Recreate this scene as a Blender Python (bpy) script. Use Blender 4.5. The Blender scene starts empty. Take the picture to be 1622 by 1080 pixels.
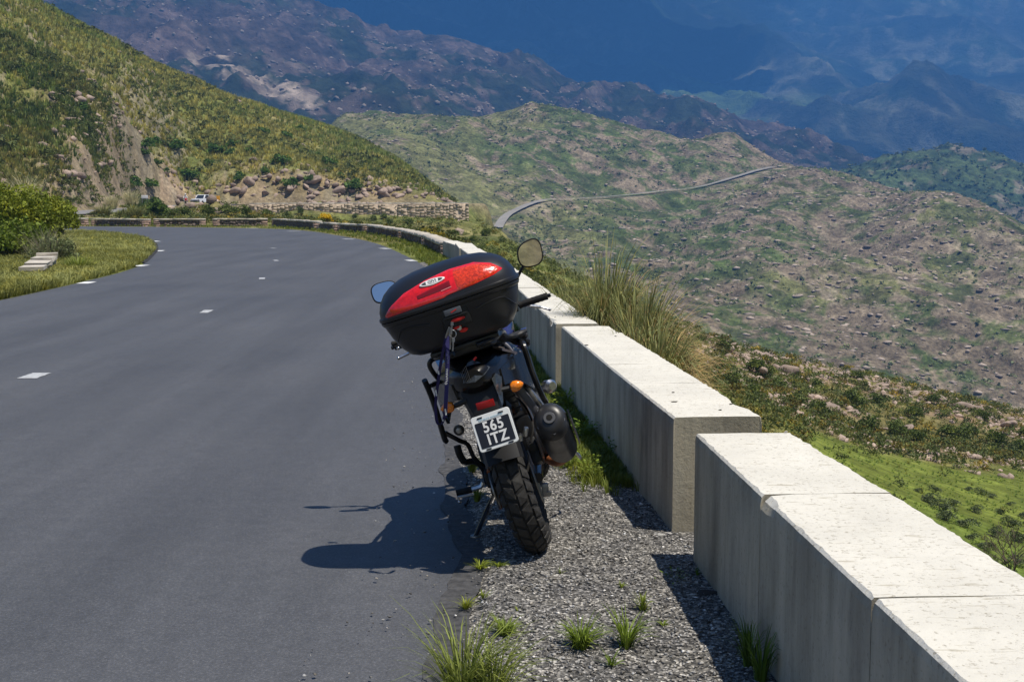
import bpy, bmesh, math, random
import numpy as np
from mathutils import Vector, Matrix
PI = math.pi
R = math.radians
random.seed(7)
rng = np.random.default_rng(11)

# ------------------------------------------------------------------ camera, sky, sun
scene = bpy.context.scene
COL = scene.collection
EYE = 1.55                      # eye height above the asphalt, metres
FPX = 2000.0                    # focal length in pixels of a 1622 px wide picture
PITCH = math.atan((540 - 322) / FPX)
cd = bpy.data.cameras.new('camera')
cam = bpy.data.objects.new('camera', cd)
COL.objects.link(cam)
cd.sensor_width = 36.0
cd.lens = 36.0 * FPX / 1622.0
cd.clip_start = 0.1
cd.clip_end = 30000
cam.location = (0, 0, EYE)
cam.rotation_euler = (PI / 2 - PITCH, 0, 0)
scene.camera = cam

SUNV = Vector((0.335, -0.16, 1.0)).normalized()     # towards the sun
world = bpy.data.worlds.new('World')
scene.world = world
world.use_nodes = True
wn = world.node_tree
wn.nodes.clear()
sky = wn.nodes.new('ShaderNodeTexSky')
sky.sky_type = 'NISHITA'
sky.sun_disc = False
sky.sun_elevation = math.asin(SUNV.z)
sky.sun_rotation = math.atan2(SUNV.x, SUNV.y)
sky.altitude = 1500
sky.air_density = 1.0
sky.dust_density = 0.6
sky.ozone_density = 1.6
bg = wn.nodes.new('ShaderNodeBackground')
bg.inputs['Strength'].default_value = 0.075
wo = wn.nodes.new('ShaderNodeOutputWorld')
wn.links.new(sky.outputs[0], bg.inputs[0])
wn.links.new(bg.outputs[0], wo.inputs[0])

sd = bpy.data.lights.new('sun', 'SUN')
sd.energy = 5.0
sd.angle = R(0.5)
sd.color = (1.0, 0.935, 0.82)
sun = bpy.data.objects.new('sun', sd)
COL.objects.link(sun)
sun.location = SUNV * 60
sun.rotation_euler = (-SUNV).to_track_quat('-Z', 'Y').to_euler()

scene.view_settings.view_transform = 'Standard'
scene.view_settings.look = 'None'
scene.view_settings.exposure = 0.45
scene.view_settings.gamma = 1.0
scene.view_settings.use_curve_mapping = False

# ------------------------------------------------------------------ measuring helpers
CP, SP = math.cos(PITCH), math.sin(PITCH)
def ray(px, py):
    x = (px - 811) / FPX
    v = (540 - py) / FPX
    return (x, CP + v * SP, -SP + v * CP)
def at(px, py, D):                       # a surveyed direction at distance D
    d = ray(px, py); t = D / d[1]
    return (d[0] * t, D, EYE + d[2] * t)
def onz(px, py, z=0.0):                  # a surveyed direction on the level z
    d = ray(px, py); t = (z - EYE) / d[2]
    return (d[0] * t, d[1] * t, z)

# ------------------------------------------------------------------ noise
def _hash(ix, iy, seed):
    n = (ix.astype(np.int64) * 374761393 + iy.astype(np.int64) * 668265263 + seed * 1442695041) & 0x7fffffff
    n = ((n ^ (n >> 13)) * 1274126177) & 0x7fffffff
    n = ((n ^ (n >> 16)) * 668265263) & 0x7fffffff
    return ((n ^ (n >> 15)) & 0xffffff) / float(0xffffff)
def vnoise(x, y, seed=0):
    x = np.asarray(x, float); y = np.asarray(y, float)
    ix = np.floor(x); iy = np.floor(y)
    fx = x - ix; fy = y - iy
    fx = fx * fx * fx * (fx * (fx * 6 - 15) + 10); fy = fy * fy * fy * (fy * (fy * 6 - 15) + 10)
    a = _hash(ix, iy, seed); b = _hash(ix + 1, iy, seed)
    c = _hash(ix, iy + 1, seed); d = _hash(ix + 1, iy + 1, seed)
    return ((a * (1 - fx) + b * fx) * (1 - fy) + (c * (1 - fx) + d * fx) * fy) * 2 - 1
def fbm(x, y, scale, octs=5, seed=0, gain=0.5):
    s = 0.0; a = 1.0; f = 1.0 / scale; t = 0.0
    for o in range(octs):
        c, n = math.cos(o * 1.1 + .3), math.sin(o * 1.1 + .3)
        s = s + a * vnoise((x * c - y * n) * f, (x * n + y * c) * f, seed + o * 17)
        t += a; a *= gain; f *= 2.03
    return s / t
def ridged(x, y, scale, octs=5, seed=0, gain=0.5):
    s = 0.0; a = 1.0; f = 1.0 / scale; t = 0.0
    for o in range(octs):
        c, n = math.cos(o * 1.3 + .7), math.sin(o * 1.3 + .7)
        v = 1 - np.abs(vnoise((x * c - y * n) * f, (x * n + y * c) * f, seed + o * 31)) * 1.7
        s = s + a * v; t += a; a *= gain; f *= 2.1
    return s / t
def sstep(x, a, b):
    t = np.clip((x - a) / (b - a), 0, 1)
    return t * t * (3 - 2 * t)
def mix(a, b, t):
    t = np.asarray(t)[..., None]
    return np.asarray(a) * (1 - t) + np.asarray(b) * t

# ------------------------------------------------------------------ linking helpers
def tag(o, label=None, cat=None, group=None, kind=None):
    if label: o['label'] = label
    if cat: o['category'] = cat
    if group: o['group'] = group
    if kind: o['kind'] = kind
    return o
def empty(name, loc=(0, 0, 0), rot=(0, 0, 0)):
    o = bpy.data.objects.new(name, None)
    o.empty_display_size = 0.1
    COL.objects.link(o)
    o.location = loc; o.rotation_euler = rot
    return o
def link(name, me, parent=None):
    o = bpy.data.objects.new(name, me)
    COL.objects.link(o)
    if parent is not None: o.parent = parent
    return o
def np_mesh(name, V, F, mat, smooth=False, col=None, midx=None):
    V = np.asarray(V, np.float32); F = np.asarray(F, np.int32)
    me = bpy.data.meshes.new(name)
    k = F.shape[1]
    me.vertices.add(len(V)); me.vertices.foreach_set('co', V.ravel())
    me.loops.add(F.size); me.loops.foreach_set('vertex_index', F.ravel())
    me.polygons.add(len(F))
    me.polygons.foreach_set('loop_start', np.arange(0, F.size, k, dtype=np.int32))
    me.polygons.foreach_set('loop_total', np.full(len(F), k, np.int32))
    if smooth: me.polygons.foreach_set('use_smooth', np.ones(len(F), bool))
    for m in (mat if isinstance(mat, (list, tuple)) else [mat]): me.materials.append(m)
    if midx is not None: me.polygons.foreach_set('material_index', np.asarray(midx, np.int32))
    if col is not None:
        a = me.color_attributes.new('Col', 'FLOAT_COLOR', 'POINT')
        c = np.ones((len(V), 4), np.float32); c[:, :3] = col
        a.data.foreach_set('color', c.ravel())
    me.update(calc_edges=True)
    return me
def copy_tree(o, parent=None):
    c = o.copy(); COL.objects.link(c)
    if parent is not None: c.parent = parent
    for ch in list(o.children): copy_tree(ch, c)
    return c

# ------------------------------------------------------------------ materials
def srgb(r, g, b):
    f = lambda c: (c / 255 / 12.92) if c / 255 <= .04045 else ((c / 255 + .055) / 1.055) ** 2.4
    return (f(r), f(g), f(b))
def new_mat(name):
    m = bpy.data.materials.new(name); m.use_nodes = True
    nt = m.node_tree
    return m, nt, nt.nodes['Principled BSDF']
def N(nt, t, **kw):
    n = nt.nodes.new(t)
    for k, v in kw.items(): setattr(n, k, v)
    return n
def noise_node(nt, scale, detail=4, rough=.55, vec=None, mapping=None):
    n = N(nt, 'ShaderNodeTexNoise')
    n.inputs['Scale'].default_value = scale; n.inputs['Detail'].default_value = detail
    n.inputs['Roughness'].default_value = rough
    if vec is None:
        tc = N(nt, 'ShaderNodeTexCoord'); vec = tc.outputs['Object']
    if mapping:
        mp = N(nt, 'ShaderNodeMapping'); mp.inputs['Scale'].default_value = mapping
        nt.links.new(vec, mp.inputs['Vector']); vec = mp.outputs[0]
    nt.links.new(vec, n.inputs['Vector'])
    return n
def ramp(nt, fac, stops):
    r = N(nt, 'ShaderNodeValToRGB')
    e = r.color_ramp.elements
    while len(e) < len(stops): e.new(0.5)
    for i, (p, c) in enumerate(stops):
        e[i].position = p; e[i].color = (*c, 1) if len(c) == 3 else c
    nt.links.new(fac, r.inputs[0])
    return r
def mixc(nt, fac, a, b, mode='MIX'):
    m = N(nt, 'ShaderNodeMix', data_type='RGBA', blend_type=mode)
    if isinstance(fac, (int, float)): m.inputs[0].default_value = fac
    else: nt.links.new(fac, m.inputs[0])
    for s, v in ((6, a), (7, b)):
        if isinstance(v, tuple): m.inputs[s].default_value = (*v, 1)
        else: nt.links.new(v, m.inputs[s])
    return m.outputs[2]
def bump(nt, bsdf, h, strength=.5, dist=.01):
    b = N(nt, 'ShaderNodeBump')
    b.inputs['Strength'].default_value = strength; b.inputs['Distance'].default_value = dist
    nt.links.new(h, b.inputs['Height']); nt.links.new(b.outputs[0], bsdf.inputs['Normal'])
    return b
def plain(name, col, rough=.5, metal=0.0, spec=.5, nscale=0, namt=.25, bumps=0, bdist=.001, coat=0):
    m, nt, b = new_mat(name)
    b.inputs['Roughness'].default_value = rough
    b.inputs['Metallic'].default_value = metal
    b.inputs['Specular IOR Level'].default_value = spec
    b.inputs['Coat Weight'].default_value = coat
    if nscale:
        n = noise_node(nt, nscale, 5)
        r = ramp(nt, n.outputs['Fac'], [(.3, tuple(c * (1 - namt) for c in col)), (.7, tuple(min(1, c * (1 + namt)) for c in col))])
        nt.links.new(r.outputs[0], b.inputs['Base Color'])
        rr = N(nt, 'ShaderNodeMapRange'); rr.inputs[3].default_value = max(0, rough - .1); rr.inputs[4].default_value = min(1, rough + .12)
        nt.links.new(n.outputs['Fac'], rr.inputs[0]); nt.links.new(rr.outputs[0], b.inputs['Roughness'])
        if bumps: bump(nt, b, n.outputs['Fac'], bumps, bdist)
    else:
        b.inputs['Base Color'].default_value = (*col, 1)
    return m
def terrain_mat(name, s1, s2, bd, amt=.5, bs=.8, rough=.95):
    # base colour comes from the surface's own cover map; two noises add grain and relief
    m, nt, b = new_mat(name)
    a = N(nt, 'ShaderNodeVertexColor', layer_name='Col')
    n1 = noise_node(nt, s1, 6, .7); n2 = noise_node(nt, s2, 3, .6)
    r1 = ramp(nt, n1.outputs['Fac'], [(.32, (1 - amt,) * 3), (.68, (1 + amt,) * 3)])
    r2 = ramp(nt, n2.outputs['Fac'], [(.35, (1 - amt * .6,) * 3), (.65, (1 + amt * .6,) * 3)])
    c = mixc(nt, 1.0, a.outputs['Color'], r1.outputs[0], 'MULTIPLY')
    c = mixc(nt, 1.0, c, r2.outputs[0], 'MULTIPLY')
    nt.links.new(c, b.inputs['Base Color'])
    b.inputs['Roughness'].default_value = rough
    b.inputs['Specular IOR Level'].default_value = .1
    bump(nt, b, n1.outputs['Fac'], bs, bd)
    return m
def leaf_mat(name, base, var=.35, hue=(1.25, 1.0, .6), scale=3.0, trans=.25):
    m, nt, b = new_mat(name)
    n = noise_node(nt, scale, 3, .6)
    lo = tuple(c * (1 - var) for c in base); hi = tuple(min(1, c * (1 + var) * h) for c, h in zip(base, hue))
    r = ramp(nt, n.outputs['Fac'], [(.3, lo), (.5, base), (.72, hi)])
    a = N(nt, 'ShaderNodeVertexColor', layer_name='Col')
    c = mixc(nt, 1.0, r.outputs[0], a.outputs['Color'], 'MULTIPLY')
    nt.links.new(c, b.inputs['Base Color'])
    b.inputs['Roughness'].default_value = .6
    b.inputs['Specular IOR Level'].default_value = .25
    tr = N(nt, 'ShaderNodeBsdfTranslucent'); nt.links.new(c, tr.inputs['Color'])
    mx = N(nt, 'ShaderNodeMixShader'); mx.inputs[0].default_value = trans
    nt.links.new(b.outputs[0], mx.inputs[1]); nt.links.new(tr.outputs[0], mx.inputs[2])
    nt.links.new(mx.outputs[0], nt.nodes['Material Output'].inputs['Surface'])
    return m
# ================================================================== THE LAND
def tps_fit(P, q, lam=1e-4):
    P = np.asarray(P, float); n = len(P)
    d = ((P[:, None] - P[None]) ** 2).sum(-1)
    K = np.where(d > 0, .5 * d * np.log(d + 1e-12), 0) + np.eye(n) * lam
    A = np.zeros((n + 3, n + 3)); A[:n, :n] = K; A[:n, n] = 1; A[:n, n + 1:] = P; A[n, :n] = 1; A[n + 1:, :n] = P.T
    w = np.linalg.solve(A, np.r_[q, 0, 0, 0])
    def f(U, W):
        s = w[n] + w[n + 1] * U + w[n + 2] * W
        for i in range(n):
            dd = (U - P[i, 0]) ** 2 + (W - P[i, 1]) ** 2
            s = s + w[i] * .5 * dd * np.log(dd + 1e-12)
        return s
    return f
VS = 1.0
def fit(ctrl):
    P = []; q = []
    for px, py, D in ctrl:
        X, Y, Z = at(px, py, D)
        P.append((X / Y * 2, math.log(Y) * VS)); q.append((Z - EYE) / Y)
    g = tps_fit(P, np.array(q))
    return lambda X, Y: EYE + Y * g(X / Y * 2, np.log(Y) * VS)

# ---- the guard walls' road-side foot line, near to far
WALLPX = [(705, 410), (671, 392), (633, 380.6), (581, 369), (534, 366), (500, 364), (430, 357.6), (332, 358.2), (237, 358.5), (140, 357.5)]
WALL = [(1.12, -1.0), (0.80, 5.0), (0.735, 5.8), (0.36, 10.3), (0.05, 14.8), (-0.50, 21.0), (-1.05, 27.5)] + [onz(*p)[:2] for p in WALLPX] + [(-37.0, 90.5)]
WALL = [(float(a), float(b)) for a, b in WALL]
REDGE = [(.30, -6), (0.0, -1), (-.20, 4.1), (-.16, 4.6), (-.12, 5.2), (-.20, 6.2), (-.30, 7.6), (-.42, 10), (-.68, 15), (-1.1, 22)] + \
        [onz(*p)[:2] for p in [(671, 422), (640, 404), (593, 385), (546, 375), (466, 364), (380, 361.5), (243, 359.6), (145, 359)]] + [(-44, 87.5)]
LEDGE = [(-7.5, -6), (-7.6, 4), (-7.9, 12)] + [onz(*p)[:2] for p in [(0, 476), (70, 461), (130, 447), (190, 432), (225, 419.5), (243, 405), (250, 394), (243, 382), (222, 375), (196, 371.5), (165, 368.5), (130, 366.5)]] + [(-33, 71), (-46, 74)]
def resample(pts, step):
    pts = np.array([p[:2] for p in pts], float)
    # Catmull-Rom
    out = []
    n = len(pts)
    for i in range(n - 1):
        p0 = pts[max(i - 1, 0)]; p1 = pts[i]; p2 = pts[i + 1]; p3 = pts[min(i + 2, n - 1)]
        L = np.linalg.norm(p2 - p1); k = max(1, int(L / step))
        a = np.linalg.norm(p1 - p0) or L; c = np.linalg.norm(p3 - p2) or L
        m1 = (p2 - p0) / (a + L) * L if i else (p2 - p1); m2 = (p3 - p1) / (c + L) * L if i < n - 2 else (p2 - p1)
        for j in range(k):
            t = j / k
            out.append((2 * t**3 - 3 * t**2 + 1) * p1 + (t**3 - 2 * t**2 + t) * m1 + (-2 * t**3 + 3 * t**2) * p2 + (t**3 - t**2) * m2)
    out.append(pts[-1])
    return np.array(out)
wallR = resample(WALL, 1.0); redgeR = resample(REDGE, .08); ledgeR = resample(LEDGE, .5)
# level platform the road runs on
PLAT = list(wallR) + [(-44, 90), (-60, 84), (-46, 70), (-36, 58), (-30, 46), (-25, 34), (-21, 22), (-17, 10), (-15, -1)]
PLAT = np.array(PLAT)
def poly_sd(X, Y, poly):                 # signed distance, negative inside
    inside = np.zeros(X.shape, bool); dmin = np.full(X.shape, 1e9)
    n = len(poly)
    for i in range(n):
        ax, ay = poly[i]; bx, by = poly[(i + 1) % n]
        ex, ey = bx - ax, by - ay
        L = ex * ex + ey * ey
        if L < 1e-12: continue
        t = np.clip(((X - ax) * ex + (Y - ay) * ey) / L, 0, 1)
        dmin = np.minimum(dmin, (X - ax - t * ex) ** 2 + (Y - ay - t * ey) ** 2)
        if ay != by:
            c = ((ay > Y) != (by > Y)) & (X < ex * (Y - ay) / (by - ay) + ax)
            inside ^= c
    d = np.sqrt(dmin)
    return np.where(inside, -d, d)
gctrl = []
def g(*pts): gctrl.extend(pts)
g((-300, 342, 90), (-300, 150, 130), (-300, -50, 170), (-300, -100, 300), (-700, 342, 85), (-700, 100, 140), (-700, 0, 300))
g((0, 343, 104), (0, 340, 116), (0, 270, 135), (0, 200, 155), (0, 100, 182), (0, 0, 212), (0, -30, 245), (0, 10, 330))
g((100, 340, 121), (100, 334, 134), (110, 262, 150), (100, 150, 180), (100, 88, 215), (100, 45, 245), (100, 95, 330))
g((200, 333, 152), (200, 328, 162), (200, 285, 173), (200, 180, 205), (200, 100, 240), (200, 82, 262), (200, 130, 340))
g((300, 328, 201), (300, 325, 209), (300, 296, 216), (300, 230, 238), (300, 160, 268), (300, 128, 288), (300, 180, 350))
g((400, 325, 203), (400, 324, 210), (400, 290, 216), (400, 262, 224), (400, 210, 250), (400, 170, 285), (400, 225, 350))
g((500, 323, 205), (500, 321, 211), (500, 285, 218), (500, 245, 248), (500, 200, 285), (500, 255, 350))
g((600, 323, 205), (600, 320, 212), (600, 288, 222), (600, 244, 265), (600, 285, 350))
g((680, 323, 205), (680, 320, 212), (680, 306, 220), (685, 297, 240), (700, 350, 330))
g((430, 344, 194), (550, 350, 192), (650, 358, 190), (738, 368, 188))
g((730, 325, 206), (738, 345, 216), (765, 372, 230), (770, 450, 330))
g((150, 348, 118), (60, 345, 100), (300, 350, 110), (300, 343, 150), (300, 333, 192), (215, 346, 130))
g((450, 354, 112), (450, 349, 160), (600, 374, 90), (600, 367, 125), (600, 361, 165))
g((700, 424, 50), (700, 396, 80), (700, 381, 120), (700, 374, 165))
g((760, 440, 45), (760, 410, 70), (760, 388, 110), (770, 368, 155), (768, 362, 195), (795, 376, 120), (798, 366, 150), (800, 400, 190), (830, 400, 120), (830, 430, 160))
g((850, 520, 30), (850, 460, 60), (850, 428, 95), (850, 480, 140), (850, 560, 200), (850, 590, 330))
g((1000, 700, 22), (1000, 560, 55), (1000, 505, 88), (1000, 486, 112), (1000, 560, 150), (1000, 660, 200), (1000, 700, 330))
g((1100, 900, 18), (1100, 630, 52), (1100, 572, 82), (1100, 532, 118), (1100, 590, 150), (1100, 700, 200), (1100, 740, 330))
g((1250, 1080, 17), (1250, 770, 44), (1250, 690, 62), (1250, 635, 85), (1250, 573, 125), (1250, 640, 160), (1250, 730, 210), (1250, 790, 330))
g((1400, 1250, 17), (1400, 870, 42), (1400, 745, 65), (1400, 690, 85), (1400, 606, 130), (1400, 680, 165), (1400, 760, 210), (1400, 800, 330))
g((1622, 1300, 20), (1622, 1000, 38), (1622, 880, 52), (1622, 765, 75), (1622, 715, 93), (1622, 660, 122), (1622, 740, 160), (1622, 820, 210), (1622, 800, 330))
g((1900, 1300, 20), (1900, 900, 58), (1900, 780, 92), (1900, 730, 120), (1900, 850, 200), (1900, 800, 330))
g((2600, 1300, 20), (2600, 900, 58), (2600, 780, 92), (2600, 850, 200), (2600, 800, 330))
gfit = fit(gctrl)
def wavg(a):
    return a
def near_line(X, Y, line, zs):
    d = np.full(np.shape(X), 1e18); z = np.zeros(np.shape(X))
    for i in range(len(line) - 1):
        ax, ay = line[i]; ex, ey = line[i + 1] - line[i]
        t = np.clip(((X - ax) * ex + (Y - ay) * ey) / (ex * ex + ey * ey), 0, 1)
        dd = (X - ax - t * ex) ** 2 + (Y - ay - t * ey) ** 2
        k = dd < d
        d = np.where(k, dd, d); z = np.where(k, zs[i] * (1 - t) + zs[i + 1] * t, z)
    return np.sqrt(d), z
def ground_z(X, Y):
    """height of the near land; works on arrays"""
    X = np.asarray(X, float); Y = np.asarray(Y, float)
    Yc = np.maximum(Y, 12.0)
    base = gfit(X * Yc / np.maximum(np.sqrt(Y * Y + 30), 6), Yc)
    sd = poly_sd(X, Y, PLAT)
    rgt = (X > 0.2) | (sd > 0)
    near = np.where(X > 0, 1.0, sstep(Y, 10, 26))
    base = base * near + (.22 * np.clip(sd, 0, 60)) * (1 - near)
    d_, fz_ = near_line(X, Y, FROAD, FROAD_Z)
    fm = 1 - sstep(d_, 4.2, 8)
    base = base * (1 - fm) + fz_ * fm
    hill = sstep(Y, 90, 130) * sstep(-X / np.maximum(Y, 1), .02, .12)
    dl = np.clip(sd, 0, None)
    bumpy = fbm(X, Y, 14, 6, 3) * (.9 + 1.0 * hill) + fbm(X, Y, 60, 3, 5) * 1.6 * hill
    meadow = meadow_mask(X, Y)
    cliff = hill * (1 - sstep(polydist(X, Y, FROAD), 22, 38)) * sstep(-X / np.maximum(Y, 1), .15, .22)
    bumpy = bumpy + cliff * (ridged(X + Y * .4, Y, 9, 5, 77, .6) - .4) * 5.0
    rocky = rocky_mask(X, Y)
    bumpy = bumpy * (1 - .8 * meadow) + rocky * np.abs(ridged(X, Y, 5, 5, 9)) * 1.0
    road2 = farroad_mask(X, Y)
    bumpy = bumpy * (1 - road2)
    w = sstep(dl, .55, 6.0)
    wr = sstep(dl, .5, 3.0)
    z = base * w + bumpy * .55 * wr
    steep = np.maximum(base, -1.15 * np.clip(dl - .5, 0, None)) + bumpy * .3 * wr
    z = np.where((base < 0) & (X > -3), steep, z)
    return np.where(sd < .5, -.02, np.minimum(z, np.where(dl < 3, .1 + 0 * z, z)) - .02)
MEADOW = np.array([at(*p)[:2] for p in [(1215, 655, 70), (1250, 668, 72), (1330, 676, 74), (1450, 703, 78), (1622, 736, 84), (1900, 800, 85), (1900, 1100, 40), (1500, 1000, 38), (1300, 860, 36), (1200, 760, 40)]])
def meadow_mask(X, Y):
    return sstep(-poly_sd(X + fbm(X, Y, 9, 3, 71) * 2, Y + fbm(X, Y, 9, 3, 72) * 3, MEADOW), -1.0, 3.0)
def rocky_mask(X, Y):
    u = 811 + FPX * X / np.maximum(Y, 1)
    m = sstep(Y, 70, 82) * (1 - sstep(Y, 170, 200)) * sstep(u, 900, 1050)
    return m * sstep(fbm(X, Y, 16, 4, 33), -.15, .25) * (1 - meadow_mask(X, Y))
FRPTS = [(-60, 346, 96), (0, 343, 104), (60, 341, 112), (105, 340, 121), (160, 336, 137), (215, 332, 157), (248, 330, 178), (268, 328, 196), (300, 326, 205), (350, 325, 207), (350, 325, 209), (400, 324, 211), (500, 323, 211), (600, 323, 211), (690, 322, 211), (726, 322, 212)]
FROAD = resample([at(*p)[:2] for p in FRPTS], 2.0)
_k = np.array([at(*p) for p in FRPTS])
def _frz(P):
    s = np.r_[0, np.cumsum(np.linalg.norm(np.diff(_k[:, :2], axis=0), axis=1))]
    out = []
    for p in P:
        i = int(np.argmin([np.hypot(*(p - q)) for q in _k[:, :2]])); j0 = max(i - 1, 0); j1 = min(i + 1, len(_k) - 1)
        w = np.array([1 / (np.hypot(*(p - _k[j, :2])) + .5) for j in (j0, i, j1)]); out.append((w * _k[[j0, i, j1], 2]).sum() / w.sum())
    return np.array(out)
FROAD_Z = _frz(FROAD); FROAD_Z = np.convolve(np.pad(FROAD_Z, 5, mode='edge'), np.ones(11) / 11, 'valid')
def polydist(X, Y, line):
    d = np.full(np.shape(X), 1e9)
    for i in range(len(line) - 1):
        ax, ay = line[i]; ex, ey = line[i + 1] - line[i]
        t = np.clip(((X - ax) * ex + (Y - ay) * ey) / (ex * ex + ey * ey), 0, 1)
        d = np.minimum(d, (X - ax - t * ex) ** 2 + (Y - ay - t * ey) ** 2)
    return np.sqrt(d)
def farroad_mask(X, Y):
    return 1 - sstep(polydist(X, Y, FROAD), 4.0, 7.0)

GRASSY = np.array((.15, .165, .045)); OLIVE = np.array((.19, .165, .06)); ROCK = np.array((.36, .28, .225)); PINK = np.array((.40, .255, .18))
DIRT = np.array((.24, .19, .13)); MEAD = np.array((.115, .19, .035)); DGREEN = np.array((.055, .075, .028)); STRAW = np.array((.28, .24, .11))
def ground_col(X, Y, Z, slope):
    n1 = fbm(X, Y, 9, 5, 101); n2 = fbm(X, Y, 2.6, 4, 111); n3 = fbm(X, Y, 30, 4, 121); n4 = fbm(X, Y, 1.2, 3, 131)
    c = mix(GRASSY, OLIVE, sstep(n3, -.3, .3))
    c = mix(c, STRAW, sstep(n1 + n4 * .5, .05, .5) * .6)
    c = mix(c, DGREEN, sstep(n2, .1, .45) * .55)
    u = 811 + FPX * X / np.maximum(Y, 1)
    hill = sstep(Y, 90, 120) * (X < 0)
    c = mix(c, ROCK * .9, sstep(slope + n2 * .35 + n1 * .3, .95, 1.2) * hill * (u < 700) * .5)
    # cut bank above the far road
    dfr = polydist(X, Y, FROAD)
    bank = (1 - sstep(dfr + n1 * 10 + n3 * 9 + n2 * 4, 8, 15)) * sstep(slope, .35, .6) * hill * (1 - sstep(u, 680, 705)) * np.where(u < 260, .2, .5)
    c = mix(c, mix(PINK, ROCK, sstep(n2, -.2, .2)), bank * .9)
    rk = rocky_mask(X, Y)
    c = mix(c, mix(ROCK * .95, PINK * .85, sstep(n2, -.2, .3)), rk * sstep(n4 + n2, -.15, .3) * .9)
    c = mix(c, mix(MEAD, MEAD * np.array((1.3, .95, .9)), sstep(n3, -.2, .3)), meadow_mask(X, Y) * .95)
    flat = (1 - sstep(dfr, 3.4, 4.0))
    c = mix(c, DIRT, (1 - sstep(dfr, 4.2, 6.5)) * .8)
    return c * (1 + .25 * n4)[..., None]
def grid_mesh(name, us, Ys, zf, colf, mat):
    U, W = np.meshgrid(us, Ys)
    X = U * W; Y = W
    Z = zf(X, Y)
    nu, nv = len(us), len(Ys)
    dZx = np.gradient(Z, axis=1) / np.maximum(np.abs(np.gradient(X, axis=1)), 1e-3)
    dZy = np.gradient(Z, axis=0) / np.maximum(np.abs(np.gradient(Y, axis=0)), 1e-3)
    slope = np.sqrt(dZx**2 + dZy**2)
    C = colf(X, Y, Z, slope)
    idx = np.arange(nu * nv).reshape(nv, nu)
    F = np.stack([idx[:-1, :-1], idx[:-1, 1:], idx[1:, 1:], idx[1:, :-1]], -1).reshape(-1, 4)
    V = np.stack([X, Y, Z], -1).reshape(-1, 3)
    me = np_mesh(name, V, F, mat, True, np.clip(C.reshape(-1, 3), .005, .9))
    o = link(name, me)
    return o, U, X, Y, Z
m_ground = terrain_mat('ground_cover', 1.6, .35, .25, .45, .9)
us = np.linspace(-.62, .62, 620)
Ys = np.exp(np.linspace(math.log(2.0), math.log(345), 470))
ground, *_ = grid_mesh('ground', us, Ys, ground_z, ground_col, m_ground)
tag(ground, 'green and olive roadside slopes falling away from the road', kind='structure')

# ---- the middle ridge
bctrl = [(300, 260, 500), (300, 235, 850), (450, 330, 500), (450, 235, 850), (450, 260, 1050),
 (540, 420, 400), (540, 320, 560), (540, 250, 700), (540, 191, 850), (540, 220, 1050),
 (640, 480, 380), (640, 330, 600), (640, 250, 720), (640, 174, 860), (640, 205, 1050),
 (720, 177, 865), (760, 520, 380), (760, 350, 640), (760, 260, 760), (762, 190, 880), (800, 189, 890), (760, 225, 1050),
 (830, 173, 915), (870, 560, 380), (870, 420, 560), (870, 325, 690), (870, 250, 800), (870, 170, 920), (870, 205, 1080),
 (960, 600, 380), (960, 450, 520), (960, 318, 740), (960, 250, 830), (960, 187, 950), (960, 220, 1100),
 (1050, 205, 960), (1100, 640, 380), (1100, 500, 480), (1100, 400, 610), (1100, 301, 800), (1100, 216, 960), (1100, 250, 1100), (1145, 209, 950),
 (1220, 640, 400), (1220, 500, 480), (1220, 400, 590), (1220, 330, 700), (1225, 267, 850), (1215, 250, 900), (1220, 290, 1050),
 (1280, 266, 850), (1350, 660, 400), (1350, 550, 450), (1350, 450, 540), (1350, 360, 660), (1350, 282, 780), (1350, 330, 950), (1420, 300, 740),
 (1500, 700, 400), (1500, 600, 440), (1500, 500, 500), (1500, 400, 590), (1500, 311, 700), (1500, 360, 850), (1560, 340, 660),
 (1622, 740, 400), (1622, 620, 430), (1622, 520, 490), (1622, 430, 560), (1622, 377, 620), (1622, 430, 780),
 (1900, 800, 400), (1900, 650, 420), (1900, 560, 460), (1900, 480, 520), (1900, 560, 700)]
bfit = fit(bctrl)
RIDGEROAD = resample([at(*p)[:2] for p in [(789, 356, 628), (793, 346, 640), (806, 338, 660), (850, 328, 690), (905, 322, 715), (960, 317, 745), (1010, 311, 768), (1060, 304, 790), (1095, 300, 800), (1130, 295, 808), (1175, 284, 822), (1205, 274, 838), (1226, 266, 850)]], 6.0)
rr_z = bfit(RIDGEROAD[:, 0], RIDGEROAD[:, 1])
def near_line(X, Y, line, zs):
    d = np.full(np.shape(X), 1e18); z = np.zeros(np.shape(X))
    for i in range(len(line) - 1):
        ax, ay = line[i]; ex, ey = line[i + 1] - line[i]
        t = np.clip(((X - ax) * ex + (Y - ay) * ey) / (ex * ex + ey * ey), 0, 1)
        dd = (X - ax - t * ex) ** 2 + (Y - ay - t * ey) ** 2
        k = dd < d
        d = np.where(k, dd, d); z = np.where(k, zs[i] * (1 - t) + zs[i + 1] * t, z)
    return np.sqrt(d), z
def ridge_z(X, Y):
    base = bfit(X, Y)
    u = 811 + FPX * X / Y
    rk = sstep(u, 800, 1300)
    n = (ridged(X + .3 * Y, Y * .8, 60, 4, 201, .5) - .5) * 12 + fbm(X, Y, 120, 3, 205) * 6
    fine = np.maximum(ridged(X * .9 + Y * .5, Y, 16, 4, 211, .5) - .25, 0) * (.9 + 1.3 * rk)
    z = base + n * .7 + fine
    d, rz = near_line(X, Y, RIDGEROAD, rr_z)
    return z * sstep(d, 6, 22) + rz * (1 - sstep(d, 6, 22))
RG1 = np.array((.165, .165, .065)); RG2 = np.array((.09, .12, .038)); RR1 = np.array((.29, .23, .175)); RR2 = np.array((.24, .175, .135))
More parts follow.
